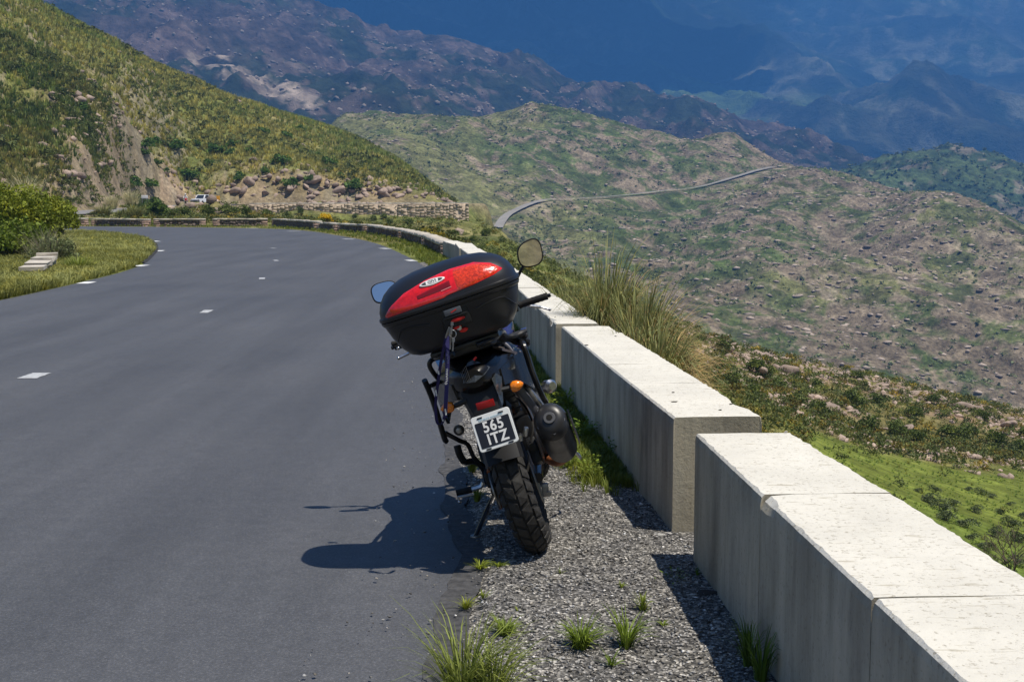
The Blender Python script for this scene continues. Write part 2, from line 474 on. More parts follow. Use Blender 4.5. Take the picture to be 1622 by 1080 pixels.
def ridge_col(X, Y, Z, slope):
    u = 811 + FPX * X / Y
    rk = sstep(u, 780, 1350) * .35
    n1 = fbm(X, Y, 95, 5, 221) * 1.25; n2 = fbm(X * 1.0 + Y * .4, Y, 15, 5, 231, .65); n3 = fbm(X, Y, 5.5, 4, 241, .7)
    c = mix(RG1, RG2, sstep(n1, -.25, .3))
    rock = mix(RR1, RR2, sstep(n1 + n2, -.3, .3))
    m = sstep(n2 * .9 + n3 * .6 + n1 * .25 + rk * .95 + (slope - .4) * .35, .05, .40)
    c = mix(c, rock, m * .75)
    c = mix(c, RG2 * .8, sstep(fbm(X, Y, 22, 4, 251), .22, .4) * .8)
    # pale valley-floor meadow and the cut above the road
    d = polydist(X, Y, RIDGEROAD)
    c = mix(c, np.array((.36, .30, .2)), (1 - sstep(d, 7, 15)) * sstep(n2, -.2, .3) * .7)
    return c * (1 + .5 * n3)[..., None]
m_ridge = terrain_mat('ridge_cover', .55, .09, 1.4, .6, 1.0)
us = np.linspace(-.26, .56, 620); Ys = np.linspace(370, 1080, 330)
ridge, *_ = grid_mesh('ridge_hill', us, Ys, ridge_z, ridge_col, m_ridge)
tag(ridge, 'rocky scrub covered ridge crossed by a thin road', kind='structure')

kctrl = [(1150, 330, 1100), (1150, 300, 1300), (1150, 330, 1600), (1300, 420, 1000), (1300, 292, 1300), (1300, 330, 1600), (1340, 275, 1330), (1400, 430, 1000), (1400, 255, 1350), (1400, 300, 1600),
 (1450, 240, 1370), (1505, 440, 1000), (1505, 330, 1180), (1505, 229, 1380), (1505, 290, 1650), (1550, 243, 1380), (1622, 450, 1000), (1622, 340, 1180), (1622, 264, 1370), (1622, 310, 1650),
 (1750, 440, 1000), (1750, 290, 1350), (1750, 330, 1650), (1950, 440, 1000), (1950, 300, 1350), (1950, 350, 1650)]
kfit = fit(kctrl)
def knob_z(X, Y):
    return kfit(X, Y) + (ridged(X, Y, 70, 5, 301, .55) - .5) * 14 + fbm(X, Y, 20, 4, 305) * 3
def knob_col(X, Y, Z, slope):
    n1 = fbm(X, Y, 60, 5, 321); n2 = fbm(X, Y, 18, 4, 331)
    c = mix(np.array((.075, .105, .04)), np.array((.045, .07, .03)), sstep(n1, -.2, .2))
    c = mix(c, RR1, sstep(n2 + n1 * .4, .22, .45) * .6)
    return c
m_knob = terrain_mat('knoll_cover', .12, .03, 4.0, .5, 1.0)
knob, *_ = grid_mesh('knoll', np.linspace(.13, .58, 260), np.linspace(1000, 1650, 120), knob_z, knob_col, m_knob)
tag(knob, 'green knoll behind the rocky ridge', kind='structure')

# ---- lower mountain, cloud shade put into its dark colour, pale outcrops
mctrl = [(-300, 200, 1200), (-300, -200, 2100), (-300, -200, 2600), (0, 250, 1200), (0, -120, 2100), (0, -100, 2600), (200, 260, 1200), (200, 130, 1500), (200, -70, 2100), (200, -40, 2600),
 (350, 230, 1250), (350, 120, 1500), (350, 40, 1800), (400, -10, 2050), (400, 30, 2500), (540, 240, 1250), (520, 110, 1700), (540, 30, 2050), (540, 70, 2500),
 (620, 66, 2050), (700, 240, 1250), (700, 150, 1700), (740, 84, 2050), (740, 120, 2500), (850, 112, 2050), (900, 250, 1350), (900, 190, 1700), (960, 149, 2000), (960, 190, 2400),
 (1050, 151, 2000), (1110, 175, 2000), (1100, 250, 1500), (1100, 215, 1750), (1150, 200, 2000), (1150, 240, 2400), (1270, 212, 2000), (1270, 280, 1600), (1340, 236, 2000), (1340, 270, 2400), (1420, 256, 2000), (1420, 320, 1600),
 (1600, 290, 2000), (1600, 350, 1600), (1900, 300, 2000), (1900, 350, 1600), (1900, 340, 2600)]
mfit = fit(mctrl)
def mtn_z(X, Y):
    s = fbm(X, Y, 300, 3, 401) * 120
    return mfit(X, Y) + (ridged(X + s, Y * .7 - X * .3, 330, 6, 405, .52) - .45) * 75 + (ridged(X, Y, 60, 4, 411, .6) - .4) * 14
def mtn_col(X, Y, Z, slope):
    n1 = fbm(X, Y, 180, 5, 421); n2 = fbm(X, Y, 45, 5, 431, .65); n3 = fbm(X, Y, 14, 4, 436)
    c = mix(np.array((.062, .048, .042)), np.array((.026, .034, .018)), sstep(n1, -.25, .25))  # base colours lowered: cloud shade painted in, no cloud stands over this flank
    c = mix(c, np.array((.145, .105, .09)), sstep(n2 + n3 * .4 + (slope - .5) * .2, .08, .35) * .65)
    out = outcrop_mask(X, Y)
    c = mix(c, np.array((.40, .32, .25)), out * sstep(n3 + n2, -.35, .1))  # pale outcrop rock, brightened to read as sunlit
    return c
OUT = [at(335, 115, 1560)[:2], at(390, 140, 1480)[:2], at(430, 158, 1430)[:2], at(470, 180, 1400)[:2]]
def outcrop_mask(X, Y):
    d = polydist(X, Y, np.array(OUT))
    return 1 - sstep(d + fbm(X, Y, 40, 4, 441) * 30, 14, 42)
m_mtn = terrain_mat('mountain_cover_painted_shade', .06, .02, 8.0, .5, 1.0)
mtn, *_ = grid_mesh('mountain', np.linspace(-.55, .75, 540), np.linspace(1150, 2600, 250), mtn_z, mtn_col, m_mtn)
tag(mtn, 'dark mountain flank with pale rock outcrops behind the ridge', kind='structure')

fctrl = []
for px in (-400, 0, 400, 811, 1222, 1622, 2050):
    fctrl += [(px, 330, 2600), (px, 290, 3200), (px, 190, 3900), (px, 60, 4700), (px, -120, 5600), (px, -260, 6600)]
ffit = fit(fctrl)
RIDGES = [((300, -60, 5200), (640, 60, 4300), (900, 110, 3900), (1150, 190, 3500), (1300, 250, 3100)),
          ((830, -80, 5600), (1000, 20, 4900), (1180, 95, 4300), (1330, 170, 3700), (1480, 235, 3200)),
          ((1250, -80, 5600), (1400, 30, 5000), (1560, 110, 4400), (1760, 200, 3700))]
RL = [resample([at(*p)[:2] for p in r], 120) for r in RIDGES]
def far_z(X, Y):
    wx = fbm(X, Y, 700, 3, 501) * 260; wy = fbm(X, Y, 700, 3, 502) * 260
    z = ffit(X, Y) + (ridged(X + wx + Y * .35, (Y + wy) * .55, 1000, 7, 505, .47) - .45) * 250 + (ridged(X + Y * .5, Y * .7, 230, 5, 515, .5) - .4) * 45
    for l in RL:
        d = polydist(X + wx * .4, Y + wy * .4, l)
        z = z + 150 * np.exp(-d / 260)
    return z
def far_col(X, Y, Z, slope):
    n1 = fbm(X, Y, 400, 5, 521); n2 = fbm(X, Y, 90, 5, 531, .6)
    c = mix(np.array((.022, .036, .016)), np.array((.05, .052, .03)), sstep(n1, -.25, .25))  # dark cover colours carry painted cloud shade across the range
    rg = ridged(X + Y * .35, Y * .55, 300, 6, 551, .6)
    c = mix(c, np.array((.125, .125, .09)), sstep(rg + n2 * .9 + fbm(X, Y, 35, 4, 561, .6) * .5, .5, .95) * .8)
    c = c * (.5 + .9 * sstep(rg, .1, .7))[..., None]  # slope shading painted in: gullies darkened, crests lightened
    c = mix(c, np.array((.10, .15, .03)), sstep(fbm(X, Y, 300, 3, 541), .2, .4) * (1 - sstep(Y, 3500, 4100)) * .8)
    return c
m_far = terrain_mat('far_cover_painted_shade', .022, .008, 25.0, .4, 1.0)
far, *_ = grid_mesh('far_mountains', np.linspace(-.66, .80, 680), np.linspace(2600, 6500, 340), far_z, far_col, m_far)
tag(far, 'tall hazy blue mountain range filling the top of the view', kind='structure')

# ---- ground behind and beside the viewpoint, so that mirrors and light meet real land
def back_z(X, Y):
    sdw = X - 1.5
    return np.where(X > 1.5, -.55 * np.clip(sdw - .6, 0, 30) + 1.1 * np.clip(X - 42, 0, 80), .28 * np.clip(-X - 14, 0, 200)) + np.where(X > 1.5, .9 * np.clip(-Y - 35, 0, 90), 0) - .03 + fbm(X, Y, 9, 4, 601) * np.clip(np.abs(X + 6) - 9, 0, 5) * .25
bx = np.linspace(-120, 120, 90); by = np.linspace(-140, 2.05, 60)
BX, BY = np.meshgrid(bx, by); BZ = back_z(BX, BY)
bi = np.arange(BX.size).reshape(BX.shape)
BF = np.stack([bi[:-1, :-1], bi[:-1, 1:], bi[1:, 1:], bi[1:, :-1]], -1).reshape(-1, 4)
BC = mix(GRASSY, DIRT, sstep(fbm(BX, BY, 8, 4, 611), -.2, .4))
# beside and behind: the part of the frame sheet near the camera is covered by this one a little lower
tag(link('hillside', np_mesh('hillside', np.stack([BX, BY, BZ - .02], -1).reshape(-1, 3), BF, m_ground, True, BC.reshape(-1, 3))), 'scrubby hillside behind the viewpoint', kind='structure')

# ---- clouds high over the mountains (they shade them), and the air itself
m_cloud = plain('cloud', (.9, .9, .92), 1.0, nscale=.002, namt=.05)
def lumpy(name, c, r, seed, sub=4):
    bm = bmesh.new(); bmesh.ops.create_icosphere(bm, subdivisions=sub, radius=1)
    V = np.array([v.co for v in bm.verts]); F = np.array([[v.index for v in f.verts] for f in bm.faces]); bm.free()
    n = fbm(V[:, 0] * 3 + seed, V[:, 1] * 3 + V[:, 2] * 2.2, 1.0, 4, seed)
    V = V * (1 + .28 * n)[:, None]
    V[:, 2] = np.where(V[:, 2] < 0, V[:, 2] * .35, V[:, 2])
    V = V * np.array(r) + np.array(c)
    return np_mesh(name, V, F, m_cloud, True)
def cloud_over(px, py, D, rx, ry, rz, seed, H=1750):
    X, Y, Z = at(px, py, D)
    k = (H - Z)
    cx = X + .335 * k; cy = Y - .16 * k
    return link('cloud', lumpy('cloud', (cx, cy, H), (rx, ry, rz), seed))
CLOUDS = [
          (640, 40, 4100, 1150, 1000, 240, 5)]
for i, (px, py, D, rx, ry, rz, s) in enumerate(CLOUDS):
    c = cloud_over(px, py, D, rx, ry, rz, s)
    tag(c, kind='structure')
m_haze = bpy.data.materials.new('haze'); m_haze.use_nodes = True
nt = m_haze.node_tree; nt.nodes.clear()
pv = N(nt, 'ShaderNodeVolumePrincipled'); pv.inputs['Density'].default_value = 2.6e-4
pv.inputs['Color'].default_value = (.11, .38, 1.0, 1)
pv.inputs['Anisotropy'].default_value = 0.0
no = N(nt, 'ShaderNodeOutputMaterial'); nt.links.new(pv.outputs[0], no.inputs['Volume'])
hv = [(x, y, z) for z in (-140, 1420) for x, y in ((-4600, -300), (5400, -300), (5400, 6900), (-4600, 6900))]
hf = [(0, 3, 2, 1), (4, 5, 6, 7), (0, 1, 5, 4), (1, 2, 6, 5), (2, 3, 7, 6), (3, 0, 4, 7)]
tag(link('haze', np_mesh('haze', hv, hf, m_haze)), kind='stuff')
# ================================================================== ROAD
def asphalt_mat(name, base=.082, near=True):
    m, nt, b = new_mat(name)
    tc = N(nt, 'ShaderNodeTexCoord')
    big = noise_node(nt, .35, 4, .6, tc.outputs['Object']); fine = noise_node(nt, 120, 3, .8, tc.outputs['Object'])
    mid = noise_node(nt, 9, 6, .75, tc.outputs['Object'])
    streak = noise_node(nt, 1.0, 4, .6, tc.outputs['Object'], mapping=(1.6, .11, 1))
    bb = base
    r = ramp(nt, big.outputs['Fac'], [(.3, (bb * .93, bb * .955, bb * 1.02)), (.7, (bb * 1.12, bb * 1.13, bb * 1.18))])
    rs = ramp(nt, streak.outputs['Fac'], [(.35, (.86, .86, .87)), (.65, (1.12, 1.12, 1.13))])
    rm = ramp(nt, mid.outputs['Fac'], [(.3, (.88, .88, .88)), (.7, (1.12, 1.12, 1.12))])
    rf = ramp(nt, fine.outputs['Fac'], [(.3, (.5, .5, .5)), (.58, (1.12, 1.12, 1.12)), (.72, (2.6, 2.5, 2.4))])
    c = mixc(nt, 1.0, r.outputs[0], rs.outputs[0], 'MULTIPLY')
    c = mixc(nt, 1.0, c, rm.outputs[0], 'MULTIPLY')
    c = mixc(nt, .75, c, mixc(nt, 1.0, c, rf.outputs[0], 'MULTIPLY'))
    nt.links.new(c, b.inputs['Base Color'])
    b.inputs['Roughness'].default_value = .56
    b.inputs['Specular IOR Level'].default_value = .5
    bump(nt, b, fine.outputs['Fac'], .5, .004)
    return m
m_asph = asphalt_mat('asphalt'); m_asph2 = plain('old_asphalt', (.22, .21, .20), .9, nscale=1, namt=.15)
def strip_between(A, B, z, n):
    # two polylines resampled to the same count -> quads
    def rs(P, k):
        s = np.r_[0, np.cumsum(np.linalg.norm(np.diff(P, axis=0), axis=1))]; t = np.linspace(0, s[-1], k)
        return np.stack([np.interp(t, s, P[:, 0]), np.interp(t, s, P[:, 1])], -1)
    return rs(A, n), rs(B, n)
def poly_obj(name, ring, z, mat, parent=None):
    bm = bmesh.new()
    vs = [bm.verts.new((x, y, z)) for x, y in ring]
    f = bm.faces.new(vs); bmesh.ops.triangulate(bm, faces=[f])
    for f in bm.faces:
        if f.normal.z < 0: f.normal_flip()
    me = bpy.data.meshes.new(name); bm.to_mesh(me); bm.free(); me.materials.append(mat)
    return link(name, me, parent)
# ragged asphalt edge near the camera
rr = redgeR.copy()
w = np.exp(-np.maximum(rr[:, 1], 0) / 40)
rr[:, 0] += (fbm(rr[:, 1], rr[:, 0] * 0, .9, 4, 701) * .06 + fbm(rr[:, 1], rr[:, 0] * 0 + 5, .2, 3, 702) * .035) * w
road = poly_obj('road', [tuple(p) for p in rr] + [tuple(p) for p in ledgeR[::-1]], .004, m_asph)
tag(road, 'dark grey asphalt road curving left past the guard wall', kind='structure')
m_paint = plain('worn_white_paint', (.44, .45, .46), .7, nscale=30, namt=.25)
m_paint_b = plain('bright_white_paint', (.80, .80, .79), .6, nscale=22, namt=.12)
def dash(name, px, py, L, W, ang, mat, bright=False):
    x, y, _ = onz(px, py)
    c, s = math.cos(ang), math.sin(ang)
    n = 8; ring = []
    for k in range(n + 1): ring.append((-W / 2 + random.uniform(-.008, .008), -L / 2 + L * k / n))
    for k in range(n + 1): ring.append((W / 2 + random.uniform(-.008, .008), L / 2 - L * k / n))
    o = poly_obj(name, [(x + a * c - b * s, y + a * s + b * c) for a, b in ring], .0085, mat, road)
    return o
for px, py, L, W, a in [(55, 596, .36, .17, -.02), (327, 494, .48, .13, .08), (415, 441.5, .5, .12, .18), (437, 413, .5, .12, .32), (433, 393.5, .5, .12, .55)]:
    dash('lane_marking', px, py, L, W, a, m_paint)
for px, py, L, W, a in [(466, 366.6, .8, .3, 1.3), (552, 379, .7, .25, .9), (610, 394, .6, .25, .6), (651, 413, .6, .22, .35),
                        (196, 372.2, .9, .35, 1.0), (246, 382.4, .8, .3, .5), (252, 397.6, .7, .28, .1), (223, 421.2, .6, .27, -.1), (137, 448.3, .55, .24, .03), (400, 361.8, .8, .3, 1.4)]:
    dash('edge_marking', px, py, L, W, a, m_paint_b)

# fresh black overlay along the crumbling right edge
_k = [k for k in range(len(rr)) if 2.5 < rr[k, 1] < 9.5]; _r = rr[_k]
_in = np.stack([_r[:, 0] - .10 - .05 * np.abs(fbm(_r[:, 1], _r[:, 0] * 0, .5, 4, 88)), _r[:, 1]], -1)
poly_obj('asphalt_edge', [tuple(p) for p in _r + np.array((.012, 0))] + [tuple(p) for p in _in[::-1]], .0078, plain('dark_tarry_edge', (.058, .057, .058), .75, nscale=30, namt=.5, bumps=1, bdist=.01), road)
# crumbled black edge at the tip of the inner verge
_i = [k for k in range(len(ledgeR)) if 33 < ledgeR[k, 1] < 58]
_e = ledgeR[_i]; _t = np.gradient(_e, axis=0); _t /= np.linalg.norm(_t, axis=1)[:, None]; _n = np.stack([-_t[:, 1], _t[:, 0]], -1)
_w = .75 * np.sin(np.linspace(0, PI, len(_e)))[:, None] + .03 + .15 * fbm(_e[:, 0], _e[:, 1], 1.0, 3, 9)[:, None]
poly_obj('asphalt_edge', [tuple(p) for p in _e - _n * .02] + [tuple(p) for p in (_e + _n * np.abs(_w))[::-1]], .012, plain('black_crumbled_asphalt', (.03, .03, .032), .9, nscale=14, namt=.6, bumps=1, bdist=.03), road)
# ---- roads farther off
def ribbon(name, line, width, zs, mat, kindlab, thick=.12):
    n = len(line); T = np.gradient(line, axis=0); T /= np.linalg.norm(T, axis=1)[:, None]
    Nn = np.stack([-T[:, 1], T[:, 0]], -1)
    V = []
    for k in (-.5, .5):
        for i in range(n): V.append((*(line[i] + Nn[i] * width * k), zs[i]))
    F = [(i, i + n, i + n + 1, i + 1) for i in range(n - 1)]
    F = [f[::-1] for f in F]
    o = link(name, np_mesh(name, np.array(V), np.array(F), mat))
    return tag(o, kindlab, kind='structure')
def flat_along(line, zf, k=9):
    z = zf(line[:, 0], line[:, 1])
    ker = np.ones(k) / k
    return np.convolve(np.pad(z, k // 2, mode='edge'), ker, 'valid')
FZ = FROAD_Z + .10
ribbon('far_road', FROAD, 6.6, FZ, m_asph2, 'grey road bench on the far side of the gully')
m_asph3 = plain('pale_road', (.27, .25, .22), .95, nscale=.3, namt=.15)
ribbon('ridge_road', RIDGEROAD, 4.8, rr_z + 1.2, m_asph3, 'thin pale road crossing the middle ridge')

# ================================================================== GRAVEL VERGE
m_gravel = new_mat('gravel')
m_gravel, nt, b = m_gravel
tc = N(nt, 'ShaderNodeTexCoord')
vo = N(nt, 'ShaderNodeTexVoronoi'); vo.inputs['Scale'].default_value = 95; nt.links.new(tc.outputs['Object'], vo.inputs['Vector'])
sep = N(nt, 'ShaderNodeSeparateColor'); nt.links.new(vo.outputs['Color'], sep.inputs[0])
rc = ramp(nt, sep.outputs[0], [(0, (.03, .029, .028)), (.4, (.10, .096, .09)), (.8, (.24, .23, .215)), (1, (.60, .58, .55))])
nb = noise_node(nt, 5, 4, .6, tc.outputs['Object'])
rb = ramp(nt, nb.outputs['Fac'], [(.3, (.6, .6, .62)), (.7, (1.25, 1.22, 1.15))])
cc = mixc(nt, 1.0, rc.outputs[0], rb.outputs[0], 'MULTIPLY')
nt.links.new(cc, b.inputs['Base Color']); b.inputs['Roughness'].default_value = .9
bump(nt, b, vo.outputs['Distance'], .9, .01)
# gravel runs from the asphalt to the wall foot, with low undulations
def verge_z(X, Y):
    return .006 + (fbm(X, Y, .35, 4, 801) + 1) * .012
ys = np.arange(-1.0, 33, .10)
re = np.interp(ys, redgeR[:, 1], redgeR[:, 0]); wl = np.interp(ys, wallR[:, 1], wallR[:, 0])
nx = 22
tt = np.linspace(0, 1, nx)
VX = (re - .25)[:, None] * (1 - tt) + (wl + .5)[:, None] * tt; VY = np.repeat(ys[:, None], nx, 1)
VZ = verge_z(VX, VY)
edge = np.clip((VX - (re[:, None] - .25 + fbm(VY, VX, .5, 3, 803) * .1)) / .35, 0, 1)
VZ = np.where(edge < 1, -.02 + (VZ + .02) * sstep(edge, .3, 1.0), VZ)
ii = np.arange(VX.size).reshape(VX.shape)
GF = np.stack([ii[:-1, :-1], ii[:-1, 1:], ii[1:, 1:], ii[1:, :-1]], -1).reshape(-1, 4)
tag(link('gravel_verge', np_mesh('gravel_verge', np.stack([VX, VY, VZ], -1).reshape(-1, 3), GF, m_gravel, True)), 'grey gravel verge between the asphalt and the guard wall', kind='structure')
# ================================================================== WALLS
def concrete_mat(name, base, vstreak=True):
    m, nt, b = new_mat(name)
    tc = N(nt, 'ShaderNodeTexCoord'); o = tc.outputs['Object']
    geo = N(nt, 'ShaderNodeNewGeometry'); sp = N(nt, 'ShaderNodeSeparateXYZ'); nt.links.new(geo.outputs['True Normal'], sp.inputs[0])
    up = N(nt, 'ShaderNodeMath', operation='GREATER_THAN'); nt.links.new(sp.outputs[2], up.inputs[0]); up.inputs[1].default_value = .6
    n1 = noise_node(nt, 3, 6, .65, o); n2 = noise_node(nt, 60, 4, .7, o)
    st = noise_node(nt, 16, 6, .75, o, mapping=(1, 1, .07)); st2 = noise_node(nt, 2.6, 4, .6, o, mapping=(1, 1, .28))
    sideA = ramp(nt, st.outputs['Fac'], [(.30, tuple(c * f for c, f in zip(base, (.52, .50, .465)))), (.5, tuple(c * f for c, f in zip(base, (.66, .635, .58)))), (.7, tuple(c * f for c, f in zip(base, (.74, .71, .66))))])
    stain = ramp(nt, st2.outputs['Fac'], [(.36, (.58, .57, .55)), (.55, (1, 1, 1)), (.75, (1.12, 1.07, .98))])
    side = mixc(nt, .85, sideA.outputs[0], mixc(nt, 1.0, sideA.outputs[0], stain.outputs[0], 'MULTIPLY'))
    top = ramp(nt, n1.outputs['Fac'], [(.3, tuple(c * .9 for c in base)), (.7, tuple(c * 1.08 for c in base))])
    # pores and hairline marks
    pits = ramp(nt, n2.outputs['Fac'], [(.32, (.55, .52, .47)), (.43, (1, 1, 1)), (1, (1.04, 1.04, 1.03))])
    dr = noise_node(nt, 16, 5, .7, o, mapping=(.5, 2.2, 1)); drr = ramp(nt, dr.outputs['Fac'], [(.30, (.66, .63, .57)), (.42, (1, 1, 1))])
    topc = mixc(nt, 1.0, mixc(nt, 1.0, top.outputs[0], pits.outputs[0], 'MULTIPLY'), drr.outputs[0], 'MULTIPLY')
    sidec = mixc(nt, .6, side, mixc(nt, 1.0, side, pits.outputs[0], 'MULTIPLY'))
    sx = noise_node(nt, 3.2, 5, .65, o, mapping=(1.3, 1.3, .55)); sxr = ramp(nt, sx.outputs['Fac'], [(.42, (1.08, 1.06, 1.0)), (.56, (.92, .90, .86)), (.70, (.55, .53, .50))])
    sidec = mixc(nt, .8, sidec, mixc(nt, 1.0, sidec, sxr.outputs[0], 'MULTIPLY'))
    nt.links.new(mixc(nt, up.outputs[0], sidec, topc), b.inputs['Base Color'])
    b.inputs['Roughness'].default_value = .9; b.inputs['Specular IOR Level'].default_value = .25
    bump(nt, b, n2.outputs['Fac'], .7, .004)
    return m
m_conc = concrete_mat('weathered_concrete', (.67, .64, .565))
def smooth_noise_wall(p0, p1, w0, w1, h, mat, name, parent, seed, z0=-.12, chips=.006, step=.02, end0=True, end1=True):
    """cast block: p0->p1 is the road-side foot line; outer side lies to the right of travel; worn, chipped edges"""
    p0 = np.array(p0, float); p1 = np.array(p1, float); d = p1 - p0; L = np.linalg.norm(d); t = d / L; nrm = np.array([t[1], -t[0]])
    n = max(3, int(L / step)); n = min(n, 170)
    # ring of the cross section (a: across 0..1, z)
    ring = [(0, z0), (0, .18), (0, h * .6), (0, h - .03), (.0, h - .006), (.010, h), (.25, h), (.5, h), (.75, h), (.99, h), (1, h - .006), (1, h - .04), (1, h * .5), (1, z0)]
    ring = np.array(ring)
    V = []
    for i in range(n + 1):
        s = i / n; c = p0 + d * s; W = w0 * (1 - s) + w1 * s
        e = 1.0 - max(0, 1 - min(s, 1 - s) * L / .02) * 1.0
        for k, (a, z) in enumerate(ring):
            q = c + nrm * a * W
            if z > 0:
                side = 0 if k < 7 else 1
                yy_ = q[1] + side * 40 + seed * 1.7
                dep = .002 + .011 * float(abs(vnoise(np.array(yy_ * 15.), np.array(seed * 1.3), seed))) + .006 * float(abs(vnoise(np.array(yy_ * 46.), np.array(seed * 2.3), seed + 4)))
                dep += max(0, float(vnoise(np.array(yy_ * 3.3), np.array(seed * 3.3), seed + 9)) - .40) * .06
                sgn = 1 if k < 7 else -1
                if k in (4, 10): q = q + nrm * sgn * dep * .45; z = z - dep * .55
                elif k in (5, 9): q = q + nrm * sgn * dep * .9; z = z - dep * .15
                elif k in (3, 11): z = z - dep * .6
                elif 5 < k < 9: z = z + .0015 * float(vnoise(np.array(q[1] * 6.), np.array(k * 7. + seed), seed + 3))
                else: q = q + nrm * .0012 * float(vnoise(np.array(q[1] * 2.), np.array(z * 4.), seed + 3))
            if i == 0: q = q + t * .004 * (1 if z > h - .02 else 0)
            if i == n: q = q - t * .004 * (1 if z > h - .02 else 0)
            V.append((q[0], q[1], z))
    m = len(ring); F = []
    for i in range(n):
        for k in range(m - 1):
            a = i * m + k; F.append((a, a + m, a + m + 1, a + 1))
    V = np.array(V)
    # ends: fan quads
    bm = bmesh.new(); vs = [bm.verts.new(v) for v in V]
    for f in F: bm.faces.new([vs[i] for i in f])
    bm.faces.new([vs[k] for k in range(m)]); bm.faces.new([vs[n * m + k] for k in range(m - 1, -1, -1)])
    bmesh.ops.recalc_face_normals(bm, faces=bm.faces)
    me = bpy.data.meshes.new(name); bm.to_mesh(me); bm.free(); me.materials.append(mat)
    return link(name, me, parent)
m_mortar = plain('pale_joint_mortar', (.66, .64, .60), .95, nscale=40, namt=.2, bumps=.8, bdist=.01)
m_dark = plain('dark_lichen', (.035, .032, .03), .95, nscale=40, namt=.3)
def wall_run(pts, widths, h, label, seed, parts, group='concrete guard walls along the road edge'):
    w = empty('concrete_guard_wall', (0, 0, 0)); tag(w, label, 'wall', group)
    for i, (a, b_, wa, wb, dh) in enumerate(parts):
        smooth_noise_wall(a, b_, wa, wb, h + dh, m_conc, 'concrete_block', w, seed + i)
    return w
def lerp(a, b, t): return (a[0] + (b[0] - a[0]) * t, a[1] + (b[1] - a[1]) * t)
# nearest wall: foot line from behind the camera to its squared end
W1a, W1b = (1.16, -2.2), (.785, 5.33)
def w1(y): t = (y - W1a[1]) / (W1b[1] - W1a[1]); return lerp(W1a, W1b, t)
JG = .004
wall_run(None, None, .572, 'nearest pale concrete guard wall at the lower right, running past the camera', 10,
         [(w1(-2.2), w1(.9), .47, .47, 0), (w1(.904), w1(3.06), .47, .47, .002), (w1(3.06 + JG), w1(4.19), .47, .455, 0), (w1(4.19 + JG), w1(5.33), .455, .42, 0)])
wall_run(None, None, .56, 'concrete guard wall with a squared end, beside the motorcycle exhaust', 30,
         [((.752, 5.80), (.655, 6.92), .42, .42, 0), ((.655, 6.922), (.585, 7.75), .42, .42, -.001), ((.585, 7.752), (.40, 10.18), .42, .41, 0)])
wall_run(None, None, .565, 'concrete guard wall whose end shows right of the top case', 50,
         [((.36, 10.33), (.055, 14.75), .36, .34, 0), ((.055, 14.755), (-.38, 20.1), .34, .36, .004)])
wall_run(None, None, .57, 'short pale concrete wall just behind the top case', 70,
         [((-.50, 20.8), (-1.12, 27.6), .42, .42, 0), ((-1.16, 27.9), (-1.42, 31.6), .42, .42, -.01)])
wall_run(None, None, .50, 'last concrete wall block before the stone walls start', 80, [((-1.42, 32.0), (-1.95, 35.6), .42, .42, 0)])
# joint strips of pale mortar seen on the road side, a few mm proud
# ---- stone guard walls round the bend
m_stoneA = plain('dark_wall_stone', (.155, .12, .10), .95, nscale=6, namt=.35, bumps=.8, bdist=.02)
m_stoneB = plain('pink_granite', (.42, .29, .23), .95, nscale=7, namt=.3, bumps=.8, bdist=.02)
m_cope = plain('pale_coping', (.52, .47, .40), .95, nscale=4, namt=.25, bumps=.8, bdist=.02)
def box_np(c, sz, jit=0, rot=0.0, r=None):
    r = r or random
    x, y, z = sz[0] / 2, sz[1] / 2, sz[2] / 2
    v = [(-x, -y, -z), (x, -y, -z), (x, y, -z), (-x, y, -z), (-x, -y, z), (x, -y, z), (x, y, z), (-x, y, z)]
    cs, sn = math.cos(rot), math.sin(rot); out = []
    for a, b_, d in v:
        a += r.uniform(-jit, jit); b_ += r.uniform(-jit, jit); d += r.uniform(-jit, jit)
        out.append((c[0] + a * cs - b_ * sn, c[1] + a * sn + b_ * cs, c[2] + d))
    return out
BOXF = [(0, 3, 2, 1), (4, 5, 6, 7), (0, 1, 5, 4), (1, 2, 6, 5), (2, 3, 7, 6), (3, 0, 4, 7)]
def boxes_mesh(name, boxes, mat, parent=None, smooth=False):
    V = []; F = []
    for bx_ in boxes:
        k = len(V); V += bx_; F += [tuple(i + k for i in f) for f in BOXF]
    return link(name, np_mesh(name, np.array(V), np.array(F), mat, smooth), parent)
